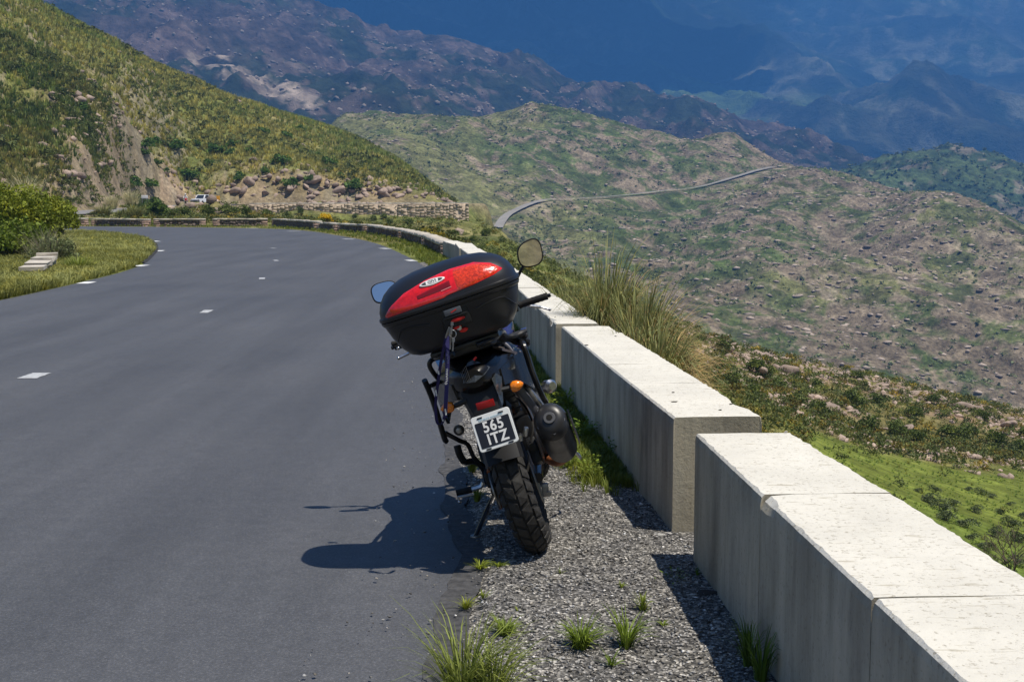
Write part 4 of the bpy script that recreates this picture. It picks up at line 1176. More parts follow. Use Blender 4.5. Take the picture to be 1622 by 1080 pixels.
mb = MB(); a, b_ = lx(725, 779, .40), lx(750, 774, .40); mb.tube([a - Vector((0, 0, .014)), b_ - Vector((0, 0, .014))], .006, 6); mb.tube([a - Vector((0, 0, .01)), a - Vector((.0, 0, .035))], .005, 6); mb.sphere(a - Vector((0, 0, .038)), (.009, .009, .009), 8); mb.build('gear_lever', m_alu, bike)
# side stand planted on the ground
g0 = Vector((*onz(753, 852)[:2], .008))
IB = (Matrix.Translation((.125, 5.53, .004)) @ Matrix.Rotation(-LEAN, 4, 'Y')).inverted()
gl = IB @ g0; top = Vector((-.11, .50, .24))
mb = MB(); mb.tube([top, top.lerp(gl, .5) + Vector((-.005, 0, 0)), gl], [.014, .012, .010], 8); ss = mb.build('side_stand', m_tube, bike)
mb = MB(); mb.lathe([(-.004, .026), (.006, .024)], gl, (math.sin(LEAN), 0, math.cos(LEAN)), 14); mb.build('stand_foot', m_steel, ss)
mb = MB(); mb.tube([top + Vector((.02, -.02, .02)), top.lerp(gl, .6) + Vector((.02, .01, .01))], .004, 6); mb.build('stand_spring', m_steel, ss)

# exhaust
ax0 = Vector((.236, -.27, .602)); ax1 = Vector((.238, .16, .375)); ad = (ax1 - ax0).normalized()
uu = Vector((1, 0, 0)); ww = ad.cross(uu).normalized()
def ering(t, a, b_, n=28, off=(0, 0, 0)): return [ax0 + Vector(off) + ad * t + uu * math.cos(2 * PI * k / n) * a + ww * math.sin(2 * PI * k / n) * b_ for k in range(n)]
LL = (ax1 - ax0).length
mb = MB(); mb.loft([ering(.0, .030, .032), ering(.004, .050, .054), ering(.022, .066, .074), ering(.05, .073, .084), ering(.058, .0745, .086), ering(.06, .073, .0845), ering(.25, .073, .0845), ering(LL - .06, .072, .084), ering(LL - .02, .055, .065), ering(LL, .03, .035)])
ex = mb.build('muffler', m_muff, bike)
mb = MB(); mb.lathe([(-.004, .026), (-.008, .0245), (-.008, .014), (.01, .013)], ax0 + Vector((0, 0, .0)), ad, 20); mb.build('tailpipe', plain('grey_outlet', (.10, .10, .105), .4), ex)
mb = MB(); mb.lathe([(-.0085, .0125), (-.0095, .001)], ax0, ad, 14); mb.build('outlet_hole', plain('outlet_dark', (.006, .005, .004), .9), ex)  # flat black disc stands for the shaded inside of the outlet
for k in range(5):
    mb = MB(); a = R(90 + 72 * k); mb.lathe([(-.002, .009), (.012, .009)], ax0 + ad * .018 + uu * math.cos(a) * .056 + ww * math.sin(a) * .061, ad, 10); mb.build('end_cap_dimple', m_grey, ex)
mb = MB()
sh = []
for k in range(8):
    t = .03 + k * .058; wv = .045 + .012 * math.sin(k * .5)
    sh.append([ax0 + ad * t + uu * (.088 - .002 * abs(j)) + ww * (j * wv / 2) + Vector((0, 0, .0)) for j in (-1, 0, 1)] + [ax0 + ad * t + uu * (.080) + ww * (j * wv / 2) for j in (1, 0, -1)])
mb.loft(sh); mb.build('heat_shield', m_tube, ex)
mb = MB(); mb.tube(curve([ax1, (.22, .30, .30), (.16, .5, .27), (.10, .85, .3), (.05, 1.0, .5), (.04, .9, .62)]), .024, 10); mb.build('exhaust_pipe', m_rust, bike)
tubeobj('brake_pedal', [(909, 711, .45), (918, 722, .55), (914, 716, .62), (895, 700, .6)], .007, m_alu)

# tank, shrouds, front
mb = MB(); mb.loft([srg(.44, 0, .88, .10, .05, 2.4), srg(.50, 0, .92, .15, .10, 2.4), srg(.65, 0, .95, .19, .13, 2.4), srg(.85, 0, .96, .19, .13, 2.4), srg(.93, 0, .94, .13, .10, 2.4), srg(.97, 0, .94, .08, .06, 2.4)]); mb.build('fuel_tank', m_purple, bike)
for s in (-1, 1):
    mb = MB(); V = [(s * .20, .42, .86), (s * .245, .75, .90), (s * .20, .98, .84), (s * .15, 1.0, .66), (s * .22, .78, .62), (s * .20, .45, .74)]
    V2 = [(x - s * .03, y, z) for x, y, z in V]; mb.add(V + V2, [(0, 1, 2, 3, 4, 5), (6, 7, 8, 9, 10, 11)] + [(i, (i + 1) % 6, (i + 1) % 6 + 6, i + 6) for i in range(6)]); mb.build('tank_shroud', m_purple, bike, smooth=False)
HC = Vector((0, 1.0, .98))
for s in (-1, 1):
    mb = MB(); mb.tube([(s * .09, .98, .95), (s * .09, 1.20, .62), (s * .075, 1.39, .335)], [.024, .022, .026], 12); mb.build('fork_leg', m_tube, bike)
mb = MB(); rings = []
for k in range(9):
    a = R(-50 + k * 12); rings.append([(x, 1.4 + math.sin(a) * (.39 + dz), .335 + math.cos(a) * (.39 + dz)) for x, dz in [(-.06, -.02), (-.05, 0), (0, .01), (.05, 0), (.06, -.02), (0, .0)]])
mb.loft(rings); mb.build('front_mudguard', m_gloss, bike)
mb = MB(); mb.loft([srg(.92, 0, .92, .08, .08, 2.5), srg(1.0, 0, .92, .10, .10, 2.5), srg(1.08, 0, .90, .08, .09, 2.5), srg(1.13, 0, .88, .05, .06, 2.5)]); mb.build('headlight_cowl', m_purple, bike)
mb = MB(); mb.box((0, .95, 1.02), (.18, .05, .08), Matrix.Rotation(R(-30), 3, 'X'), .02); mb.build('instrument_panel', m_blkplastic, bike)
mb = MB(); mb.tube(curve([(-.30, .62, 1.027), (-.2, .68, 1.03), (-.10, .84, 1.02), (0, .88, 1.0), (.10, .84, 1.02), (.2, .68, 1.03), (.30, .62, 1.027)], 5), .011, 10); hbar = mb.build('handlebar', m_tube, bike)
for s in (-1, 1):
    mb = MB(); mb.lathe([(0, .012), (.004, .0195), (.015, .018)] + [(.02 + k * .011, .0168 + .0012 * (k % 2)) for k in range(11)] + [(.145, .018), (.149, .0165), (.15, .008)], (s * .245, .605, 1.027), (s, -.10, 0), 16); mb.build('grip', m_rubber, hbar)
    mb = MB(); mb.lathe([(0, .009), (.012, .010), (.016, .006)], (s * .394, .59, 1.027), (s, -.1, 0), 12); mb.build('bar_end', m_tube, hbar)
    mb = MB(); mb.box((s * .215, .65, 1.02), (.05, .05, .05), None, .012); mb.build('control_block', m_blkplastic, hbar)
lv = MB(); lv.tube(curve([lx(826, 482, .66), lx(840, 484, .68), lx(856, 486, .70), lx(868, 489, .70)]), [.007] * 6 + [.008] * 6 + [.006] * 6 + [.006], 8); lv.sphere(lx(870, 489.5, .70), (.0085, .0085, .0085), 10); lv.build('brake_lever', m_alu, bike)
lv = MB(); lv.tube(curve([(-.24, .67, .99), (-.32, .70, .97), (-.40, .69, .96)]), .007, 8); lv.sphere((-.405, .69, .96), (.0085,) * 3, 10); lv.build('clutch_lever', m_alu, bike)
lv = MB(); q1 = lx(631, 540, -.1); q2 = lx(633, 550, 0)
mb = MB(); mb.lathe([(0, .008), (.03, .012), (.034, .006)], lx(634, 541, -.02), (-1, 0, .1), 10); mb.build('lever_guard', m_rubber, bike)
mb = MB(); mb.sphere(lx(633, 550, -.02), (.008, .008, .008), 10); mb.build('lever_ball', m_alu, bike)
# mirrors: shaped shells with glass
def mirror(s, c, nrm, out, stem0):
    """out: outline in the mirror plane (u right, v up)"""
    n_ = Vector(nrm).normalized(); upv = Vector((0, 0, 1)); u = upv.cross(n_).normalized() * 1.0; v = n_.cross(u).normalized()
    u = -u if u.x < 0 else u
    c = Vector(c)
    P = lambda k, o, sc: c + u * (k[0] * sc) + v * (k[1] * sc) + n_ * o
    mb = MB(); mb.tube([Vector(stem0), Vector(stem0).lerp(c, .5), c - v * .02 - n_ * .02], [.009, .007, .011], 8); st = mb.build('mirror', m_blkplastic, bike)
    mb = MB(); mb.loft([[P(k, -.028, .45) for k in out], [P(k, -.02, .85) for k in out], [P(k, -.006, 1.0) for k in out], [P(k, .002, 1.0) for k in out], [P(k, .0035, .94) for k in out]]); mb.build('mirror_shell', m_blkplastic, st)
    gm = MB(); gm.add([P(k, .0042, .90) for k in out] + [P((0, 0), .0042, 0)], [(i, (i + 1) % len(out), len(out)) for i in range(len(out))]); gm.build('mirror_glass', m_mir, st, smooth=False)
outR = [(math.cos(a) * .072 * (1 + .10 * math.sin(a)), math.sin(a) * .062) for a in [2 * PI * k / 24 for k in range(24)]]
def sup(a, rx, rz, n): c, s_ = math.cos(a), math.sin(a); return (rx * math.copysign(abs(c) ** (2 / n), c), rz * math.copysign(abs(s_) ** (2 / n), s_))
outR = []
for k in range(28):
    x, z = sup(2 * PI * k / 28, .064, .066, 2.7); outR.append((x + z * .12, z * (1 + .12 * x / .07)))
cR = lx(839, 402, .62); cL = lx(607, 463, .62)
mirror(1, cR, (.10, -1, -.035), outR, lx(820, 438, .68))
outL = []
for k in range(28):
    x, z = sup(2 * PI * k / 28, .068, .050, 2.9); outL.append((x, z * (1 - .1 * x / .07)))
mirror(-1, cL + Vector((.016, 0, 0)), (.05, -1, .27), outL, (-.27, .68, 1.10))
mb = MB(); mb.tube([(-.27, .68, 1.10), (-.24, .67, 1.03)], .007, 8); mb.build('mirror_stem', m_tube, bike); mb = MB(); mb.tube([lx(820, 438, .68), lx(812, 462, .67), (.22, .67, 1.03)], .007, 8); mb.build('mirror_stem', m_tube, bike)

# top case
cz = [1.030, 1.045, 1.08, 1.13, 1.18, 1.213, 1.25, 1.285, 1.315, 1.338, 1.355, 1.366, 1.371]
crx = [.195, .225, .252, .275, .290, .298, .295, .280, .256, .222, .178, .118, .03]
cry = [.11, .14, .16, .175, .185, .190, .187, .178, .162, .142, .118, .085, .03]
cyc = [-.26, -.262, -.264, -.266, -.268, -.27, -.268, -.263, -.256, -.248, -.242, -.238, -.238]
def csec(z, grow=0.0, n=3.0, m=72):
    rx = np.interp(z, cz, crx) + grow; ry = np.interp(z, cz, cry) + grow; yc = np.interp(z, cz, cyc); out = []
    for k in range(m):
        x, y = sup(2 * PI * k / m, rx, ry, n); out.append((x, yc + y, z))
    return out
def case_y(x, z, n=3.0):
    rx = np.interp(z, cz, crx); ry = np.interp(z, cz, cry); yc = np.interp(z, cz, cyc)
    return float(yc - ry * max(0, 1 - min(1, abs(x / rx)) ** n) ** (1 / n))
tc_ = empty('top_case', (0, 0, 0)); tc_.parent = bike
SZ = 1.206
mb = MB(); zz = [1.030, 1.036, 1.045, 1.06, 1.08, 1.105, 1.13, 1.155, 1.18, SZ - .020]
mb.loft([csec(z) for z in zz] + [csec(SZ - .018, .004), csec(SZ - .010, .006), csec(SZ - .002, .006), csec(SZ - .001, .001)]); mb.build('case_base', m_case, tc_)
mb = MB(); mb.loft([csec(SZ + .001, .0), csec(SZ + .002, .006), csec(SZ + .010, .008), csec(SZ + .018, .007), csec(SZ + .020, .001)] + [csec(z) for z in (1.235, 1.25, 1.268, 1.285, 1.30, 1.315, 1.328, 1.338, 1.348, 1.355, 1.361, 1.366, 1.369, 1.371)]); mb.build('case_lid', m_case, tc_)
# raised panel lines on base
for s in (-1, 1):
    mb = MB(); pts = []
    for k in range(13):
        t = k / 12; x = s * (.10 + .165 * t); z = 1.150 + .012 * math.sin(t * PI) - (.05 * max(0, t - .75) * 4) ** 1; pts.append((x, case_y(x, z) - .001, z))
    mb.tube(pts, .0035, 6); mb.build('base_rib', m_case, tc_)
def patch(name, x0, x1, zb, zt, mat, off=.003, nx=40, nz=10, parent=tc_, thick=.006):
    mb = MB(); V = []; 
    for lay in (off, -thick):
        for i in range(nx + 1):
            s_ = i / nx; x = x0 + (x1 - x0) * s_
            for j in range(nz + 1):
                t = j / nz; z = zb(s_) + (zt(s_) - zb(s_)) * t
                e = min(s_, 1 - s_, t, 1 - t) * 1.0
                V.append((x, case_y(x, z) - lay * (1 if lay < 0 else min(1, .4 + e * 12)), z))
    n1 = (nx + 1) * (nz + 1); F = []
    for i in range(nx):
        for j in range(nz):
            a = i * (nz + 1) + j; F.append((a, a + nz + 1, a + nz + 2, a + 1))
    rim_ = [i * (nz + 1) for i in range(nx + 1)] + [nx * (nz + 1) + j for j in range(1, nz + 1)] + [i * (nz + 1) + nz for i in range(nx - 1, -1, -1)] + [j for j in range(nz - 1, 0, -1)]
    F += [(rim_[i], rim_[(i + 1) % len(rim_)], rim_[(i + 1) % len(rim_)] + n1, rim_[i] + n1) for i in range(len(rim_))]
    mb.add(V, F); return mb.build(name, mat, parent, angle=50)
# red lens band: measured outline
RX0, RX1 = -.264, .250
def lens_b(s_): return float(np.interp(s_, [0, .1, .35, .5, .53, .75, .93, 1], [1.226, 1.228, 1.232, 1.234, 1.240, 1.247, 1.258, 1.268]))
def lens_t(s_): return float(np.interp(s_, [0, .06, .2, .4, .6, .8, .93, 1], [1.236, 1.264, 1.300, 1.324, 1.335, 1.330, 1.305, 1.272]))
patch('red_lens', RX0, RX1, lens_b, lens_t, m_red)
patch('lamp_lens', .052, RX1 - .012, lambda t: lens_b(.60 + t * .37) + .004, lambda t: lens_t(.60 + t * .37) - .006, m_redor, .0055, 20, 8)
patch('lens_inset', -.115, .035, lambda t: 1.258 + .004 * t, lambda t: 1.276 + .020 * t, plain('dark_red_inset', (.22, .008, .012), .15, spec=.6), .0048, 20, 5)
mb = MB()
for (xa, xb_) in ((-.01, .035),):
    mb.add([(xa, case_y(xa, 1.262) - .0056, 1.262), (xb_, case_y(xb_, 1.266) - .0056, 1.266), (xb_, case_y(xb_, 1.269) - .0056, 1.269), (xa, case_y(xa, 1.265) - .0056, 1.265)], [(0, 1, 2, 3)])
mb.build('painted_lens_highlight', plain('pink_highlight', (.75, .25, .25), .4), tc_, smooth=False)  # pale strip paints a highlight onto the lens inset
# oval badge with lettering
bx0, bz0 = -.035, 1.309
by0 = case_y(bx0, bz0); tilt = math.atan2(case_y(bx0, bz0 + .01) - case_y(bx0, bz0 - .01), .02)
Mb = Matrix.Translation((bx0, by0 - .0055, bz0)) @ Matrix.Rotation(-tilt, 4, 'X')
bd = empty('badge', (0, 0, 0)); bd.parent = tc_
def bd_ring(a, b_, y): return [Mb @ Vector((a * math.copysign(abs(math.cos(t)) ** 1.25, math.cos(t)), y, b_ * math.copysign(abs(math.sin(t)) ** 1.0, math.sin(t)))) for t in [2 * PI * k / 32 for k in range(32)]]
mb = MB(); mb.loft([bd_ring(.054, .0155, .005), bd_ring(.054, .0155, -.001), bd_ring(.052, .0145, -.002)]); mb.build('badge_plate', m_white, bd)
mb = MB(); mb.loft([bd_ring(.045, .0105, -.0018), bd_ring(.045, .0105, -.0026)]); mb.build('badge_field', plain('badge_grey', (.05, .05, .06), .4), bd)
mb = MB(); mb.box(Mb @ Vector((0, -.0026, 0)), (.052, .0012, .017), (Matrix.Rotation(-tilt, 3, 'X') @ Matrix.Rotation(R(0), 3, 'Y'))); mb.build('badge_band', m_white, bd)
text_mesh('badge_lettering', 'GIVI', .0175, plain('badge_print', (.10, .11, .13), .4), bd, Mb @ Matrix.Translation((0, -.0034, 0)) @ Matrix.Rotation(R(90), 4, 'X'), .0006, .0002, 1.0, 1.15)
# latch recess, label, buttons
def ony(x, z, o=0): return (x, case_y(x, z) - o, z)
mb = MB(); mb.box(ony(.012, 1.150, -.002), (.115, .016, .085), None, .006); la = mb.build('latch_panel', m_blkplastic, tc_)
mb = MB(); mb.box(ony(.008, 1.172, .008), (.072, .006, .026), None, .003); mb.build('latch_label', plain('grey_label', (.10, .11, .13), .3), la)
mb = MB(); mb.box(ony(.012, 1.172, .0115), (.026, .001, .004), Matrix.Rotation(R(-15), 3, 'Y')); mb.build('latch_mark', m_redflat, la)
mb = MB(); mb.box(ony(.012, 1.150, .009), (.100, .012, .008), None, .003); mb.build('latch_bar', m_blkplastic, la)
mb = MB(); mb.sphere(ony(.018, 1.134, .009), (.031, .008, .0085), 16); mb.build('red_button', m_redflat, la)
mb = MB(); mb.sphere(ony(.004, 1.103, .006), (.018, .012, .009), 14); lk = mb.build('lock_cover', m_redflat, la)
mb = MB(); mb.lathe([(0, .010), (.010, .010), (.011, .004)], ony(.010, 1.098, .006), (0, -1, 0), 14); mb.build('lock_barrel', m_alu, la)
mb = MB(); mb.sphere(ony(.024, 1.084, .004), (.0185, .008, .0095), 16); mb.build('red_button', m_redflat, la)

# cloth and strap bundle under the case on the right
for k in range(4):
    mb = MB(); r1 = random.Random(40 + k)
    pts = [Vector((.10 + .035 * j + r1.uniform(-.012, .012), -.16 + .05 * j + .02 * k, 1.02 - .020 * j - .014 * k + .014 * math.sin(j * 1.9 + k * 1.4))) for j in range(5)]
    cv = curve(pts, 5); mb.tube(cv, [.009 + .006 * abs(math.sin(i * .8 + k)) for i in range(len(cv))], 8); mb.build('strap_bundle', m_cloth if k % 2 else m_blkplastic, bike)
mb = MB(); mb.tube(curve([lx(793, 538, -.05), lx(806, 548, -.06), lx(818, 566, -.05), lx(826, 580, 0)]), .0075, 8); mb.build('strap_loop', plain('grey_strap', (.16, .16, .2), .6), bike)

# ================================================================== KEYS ON THE LANYARD
lan = empty('key_lanyard', tuple((Matrix.Translation((.125, 5.53, .004)) @ Matrix.Rotation(-LEAN, 4, 'Y')) @ Vector(ony(.006, 1.10, .02))))
tag(lan, 'navy blue lanyard with white lettering and keys hanging from the case lock', 'lanyard')
LO = lan.location.copy()
def lw(px, py, y): return Vector(at(px, py, 5.53 + y)) - LO
KM = m_alu
mb = MB()
c = lw(717, 529, -.50); n = 18
mb.tube([c + Vector((math.cos(2 * PI * k / n) * .014, math.sin(k) * .001, math.sin(2 * PI * k / n) * .016)) for k in range(n + 1)], .0016, 6); mb.build('key_ring', m_alu, lan)
for k, (a, b_) in enumerate([((714, 519), (713, 553)), ((718, 535), (717, 556)), ((716, 510), (715, 528))]):
    p, q = lw(*a, -.505 - .004 * k), lw(*b_, -.505 - .004 * k); mb = MB(); d = q - p
    mb.tube([p, p + d * .3, p + d * .35, q], [.006, .007, .0035, .0028], 6); mb.build('key', m_steel, lan)
mb = MB(); p = lw(709, 527, -.49); mb.tube([lw(712, 518, -.49), p, lw(706, 535, -.48)], [.004, .006, .004], 8); mb.build('clasp', m_steel, lan)
def strap(pxs, w_, name='strap'):
    cv = curve([lw(a, b_, y) for a, b_, y in pxs], 5); V = []; F = []
    for i, p in enumerate(cv):
        tw = .35 * math.sin(i * .35)
        dx = Vector((math.cos(tw), math.sin(tw), 0)) * w_ / 2
        V += [p - dx, p + dx, p + dx + Vector((0, .0018, 0)), p - dx + Vector((0, .0018, 0))]
    for i in range(len(cv) - 1):
        a = i * 4
        for j in range(4): F.append((a + j, a + (j + 1) % 4, a + 4 + (j + 1) % 4, a + 4 + j))
    mb = MB(); mb.add(V, F); return mb.build(name, m_strap, lan), cv
s1, cv1 = strap([(708, 532, -.48), (709, 560, -.49), (708, 600, -.49), (706, 640, -.47), (705, 662, -.42)], .017)
s2, cv2 = strap([(706, 536, -.47), (699, 570, -.42), (694, 605, -.30), (690, 640, -.2), (692, 668, -.15), (699, 672, -.15), (704, 660, -.38)], .0125)
Mx = Matrix.Translation(lw(708.5, 597, -.494)) @ Matrix.Rotation(R(2), 4, 'Y') @ Matrix.Rotation(R(90), 4, 'Y') @ Matrix.Rotation(R(90), 4, 'X')
Mx = Matrix.Translation(lw(708, 594, -.4955)) @ Matrix.Rotation(R(90), 4, 'X') @ Matrix.Rotation(R(90), 4, 'Z')
text_mesh('lettering', 'YAMAHA', .0125, m_white, lan, Mx, .0003, .0003, 1.1)
mb = MB(); c = lw(706.5, 607, -.4955) ; mb.tube([c + Vector((math.cos(2 * PI * k / 14) * .0042, 0, math.sin(2 * PI * k / 14) * .0042)) for k in range(15)], .0009, 5); mb.build('round_emblem', m_white, lan)
Mx2 = Matrix.Translation(lw(709.5, 566, -.4975)) @ Matrix.Rotation(R(90), 4, 'X') @ Matrix.Rotation(R(90), 4, 'Z')
text_mesh('lettering', 'YAMAHA', .0115, plain('faint_print', (.25, .25, .4), .6), lan, Mx2, .0002, .0003, 1.1)
for (a, b_, y) in ((694.5, 588, -.36), (691, 622, -.26), (701, 662, -.30), (706, 652, -.455)):
    mb = MB(); mb.box(lw(a, b_, y) - Vector((0, .004, 0)), (.006, .001, .026), Matrix.Rotation(R(-8), 3, 'Y')); mb.build('faded_print', m_white, lan)
# ================================================================== SCATTER TOOLS
def rotz_many(V, ang):
    c, s = np.cos(ang)[:, None], np.sin(ang)[:, None]
    return np.stack([V[None, :, 0] * c - V[None, :, 1] * s, V[None, :, 0] * s + V[None, :, 1] * c, np.broadcast_to(V[None, :, 2], (len(ang), len(V)))], -1)
def scatter(name, protos, P, S, mat, label=None, cols=None, sz=None, seed=0, smooth=False, parent=None):
    r = np.random.default_rng(seed); n = len(P); which = r.integers(0, len(protos), n); VV = []; FF = []; CC = []; k = 0
    sz = np.ones(n) if sz is None else sz
    if cols is None: cols = np.ones((n, 3)) * r.uniform(.65, 1.3, (n, 1))
    for w, (V, F, *sh) in enumerate(protos):
        idx = np.where(which == w)[0]
        if not len(idx): continue
        ang = r.uniform(0, 2 * PI, len(idx)); Q = rotz_many(V, ang)
        Q = Q * S[idx][:, None, None]; Q[:, :, 2] *= sz[idx][:, None]
        Q = Q + P[idx][:, None, :]
        VV.append(Q.reshape(-1, 3)); off = (k + np.arange(len(idx)) * len(V))[:, None, None]
        FF.append((F[None] + off).reshape(-1, F.shape[1])); k += len(idx) * len(V)
        c = np.repeat(cols[idx][:, None, :], len(V), 1)
        if sh: c = c * sh[0][None, :, None]
        CC.append(c.reshape(-1, 3))
    o = link(name, np_mesh(name, np.concatenate(VV), np.concatenate(FF), mat, smooth, np.concatenate(CC)), parent)
    o['kind'] = 'stuff'
    if label: o['label'] = label
    return o
def tuft_proto(nb, h, spread, w, seed, droop=.3, seg=1):
    r = np.random.default_rng(seed); V = []; F = []
    for i in range(nb):
        a = r.uniform(0, 2 * PI); s = r.uniform(.15, 1) * spread; hh = h * r.uniform(.6, 1.1); ww = w * r.uniform(.7, 1.3)
        p = np.array([math.cos(a), math.sin(a)]); q = np.array([-p[1], p[0]]); b = p * s * .25
        k = len(V)
        if seg == 1:
            V += [(*(b - q * ww), 0), (*(b + q * ww), 0), (*(b + p * s), hh)]; F.append((k, k + 1, k + 2))
        else:
            m = b + p * s * .45
            V += [(*(b - q * ww), 0), (*(b + q * ww), 0), (*(m + q * ww * .7), hh * .7), (*(m - q * ww * .7), hh * .7), (*(b + p * s * 1.2), hh * (1 - droop * .4))]
            F += [(k, k + 1, k + 2), (k, k + 2, k + 3), (k + 3, k + 2, k + 4)]
    return np.array(V), np.array(F)
def clump_proto(nl, rad, h, lsz, seed, flat=1.0):
    """leafy clump: small leaf triangles spread through an uneven dome"""
    r = np.random.default_rng(seed); V = []; F = []
    nlb = 5 if nl < 1500 else 13
    lobes = [(r.uniform(-.6, .6) * rad, r.uniform(-.6, .6) * rad, h * r.uniform(.15, .65), r.uniform(.28, .5) if nl >= 1500 else r.uniform(.4, .65)) for _ in range(nlb)]
    for i in range(nl):
        lx_, ly_, lz_, lr = lobes[r.integers(nlb)]
        d = r.normal(size=3); d /= np.linalg.norm(d); d[2] = abs(d[2]) * .9 - .25
        rr_ = lr * (r.uniform(.55, 1.05))
        c = np.array([lx_ + d[0] * rad * rr_, ly_ + d[1] * rad * rr_, max(.02, lz_ + d[2] * h * rr_)])
        a = r.normal(size=3); a /= np.linalg.norm(a); b = np.cross(a, r.normal(size=3)); b /= np.linalg.norm(b)
        s = lsz * r.uniform(.6, 1.4); k = len(V)
        V += [c + a * s, c - a * s * .5 + b * s * .6, c - a * s * .5 - b * s * .6]; F.append((k, k + 1, k + 2))
    return np.array(V), np.array(F)
def rock_proto(seed, sub=1, flat=.7):
    bm = bmesh.new(); bmesh.ops.create_icosphere(bm, subdivisions=sub, radius=1)
    V = np.array([v.co for v in bm.verts]); F = np.array([[v.index for v in f.verts] for f in bm.faces]); bm.free()
    r = np.random.default_rng(seed)
    for _ in range(14 if sub > 1 else 7):                   # chop with random planes: angular stone
        d = r.normal(size=3); d /= np.linalg.norm(d); o = r.uniform(.42, .8)
        t = V @ d; V = V - np.clip(t - o, 0, None)[:, None] * d[None]
    V = V * np.array([r.uniform(.8, 1.2), r.uniform(.6, 1.0), flat]) + r.normal(size=V.shape) * .03
    return V, F
def place_polar(n, u0, u1, y0, y1, zf, wf, seed, logy=True):
    r = np.random.default_rng(seed); out = []
    tot = 0
    while tot < n:
        m = n * 3
        U = r.uniform(u0, u1, m); Y = np.exp(r.uniform(math.log(y0), math.log(y1), m)) if logy else r.uniform(y0, y1, m)
        X = U * Y; k = r.uniform(0, 1, m) < wf(X, Y); X, Y = X[k], Y[k]
        out.append(np.stack([X, Y], -1)); tot += len(X)
        if len(out) > 12: break
    XY = np.concatenate(out)[:n]
    return np.c_[XY, zf(XY[:, 0], XY[:, 1])]
U_ = lambda X, Y: 811 + FPX * X / Y
m_leafc = leaf_mat('dry_grass_blades', (.36, .36, .125), .35, (1.15, 1.0, .7), .5)
m_green = leaf_mat('green_grass_blades', (.125, .18, .032), .3, (1.3, 1.1, .7), 2.0)
m_shrub = leaf_mat('olive_shrub_leaves', (.12, .145, .04), .35, (1.4, 1.15, .8), .6)
m_shrub2 = leaf_mat('grey_green_shrub_leaves', (.14, .165, .075), .3, (1.3, 1.1, .9), .6)
m_bushg = leaf_mat('bright_bush_leaves', (.21, .24, .03), .3, (1.4, 1.15, .7), 1.6)
m_plume = leaf_mat('pale_pampas_blades', (.58, .54, .30), .25, (1.15, 1.05, .9), 1.0)
m_yell = leaf_mat('yellow_flowers', (.75, .52, .01), .15, (1.1, 1.0, .8), 6.0)
def stone_mat(name, c):
    m, nt, b = new_mat(name); a = N(nt, 'ShaderNodeVertexColor', layer_name='Col'); n = noise_node(nt, 1.7, 6, .7)
    r = ramp(nt, n.outputs['Fac'], [(.3, tuple(x * .6 for x in c)), (.55, c), (.75, tuple(min(1, x * 1.25) for x in c))])
    nt.links.new(mixc(nt, 1.0, r.outputs[0], a.outputs['Color'], 'MULTIPLY'), b.inputs['Base Color']); b.inputs['Roughness'].default_value = .9
    bump(nt, b, n.outputs['Fac'], .8, .15); return m
m_boul = stone_mat('granite_boulder', (.38, .285, .225)); m_scree = stone_mat('ridge_stone', (.33, .265, .21)); m_peb = stone_mat('verge_pebble', (.36, .345, .325))

# ---- left hillside cover
def whill(X, Y):
    clear = ~((X / Y > -.28) & (Y < 203))
    u = U_(X, Y); dfr = polydist(X, Y, FROAD)
    return ((poly_sd(X, Y, PLAT) > 6) & (dfr > 8) & clear) * sstep(Y, 100, 135) * (1 - .6 * (1 - sstep(dfr, 9, 17)))
tp = [tuft_proto(11, 1.0, .55, .10, s) for s in range(5)]
P = place_polar(26000, -.46, -.045, 108, 330, ground_z, whill, 21, False)
S = rng.uniform(.5, 1.1, len(P)); cl = mix(np.array((1.3, 1.2, 1.0)), np.array((.75, .92, .68)), sstep(fbm(P[:, 0], P[:, 1], 25, 3, 61) + rng.uniform(-.4, .4, len(P)), -.2, .35)) * rng.uniform(.6, 1.25, (len(P), 1))
scatter('hillside_tussocks', tp, P, S, m_leafc, 'straw and olive tussock grass covering the left hillside', cl, seed=3)
P = place_polar(9000, -.44, -.185, 112, 195, ground_z, lambda X, Y: ((poly_sd(X, Y, PLAT) > 6) & (polydist(X, Y, FROAD) > 6) & ~((X / Y > -.275) & (Y < 214))) * sstep(fbm(X, Y, 7, 4, 62), -.35, .1), 121, False)
cl = mix(np.array((1.0, .95, .8)), np.array((.45, .62, .42)), sstep(fbm(P[:, 0], P[:, 1], 9, 3, 61) + rng.uniform(-.4, .4, len(P)), -.2, .3)) * rng.uniform(.5, 1.2, (len(P), 1))
scatter('bank_tussocks', tp, P, rng.uniform(.35, .9, len(P)), m_leafc, 'tussocks and scrub on the steep bank above the side road', cl, seed=33)
P = place_polar(900, -.37, -.22, 124, 200, ground_z, lambda X, Y: ((poly_sd(X, Y, PLAT) > 6) & (polydist(X, Y, FROAD) > 5) & ~((X / Y > -.275) & (Y < 214))) * sstep(fbm(X, Y, 6, 3, 262), -.4, .1), 221, False)
scatter('bank_scrub', [clump_proto(26, .9, .9, .26, s) for s in range(5)], P, rng.uniform(.35, .9, len(P)), m_shrub, 'green scrub clinging to the rocky cut bank', seed=44)
cp = [clump_proto(26, .9, .9, .26, s) for s in range(5)]
P = place_polar(1700, -.46, -.04, 108, 320, ground_z, lambda X, Y: whill(X, Y) * sstep(fbm(X, Y, 22, 3, 63), -.1, .3), 22, False)
scatter('hillside_scrub', cp, P, rng.uniform(.5, 1.3, len(P)), m_shrub, 'low dark scrub between the tussocks of the left hillside', seed=4)
rp = [rock_proto(s) for s in range(8)]
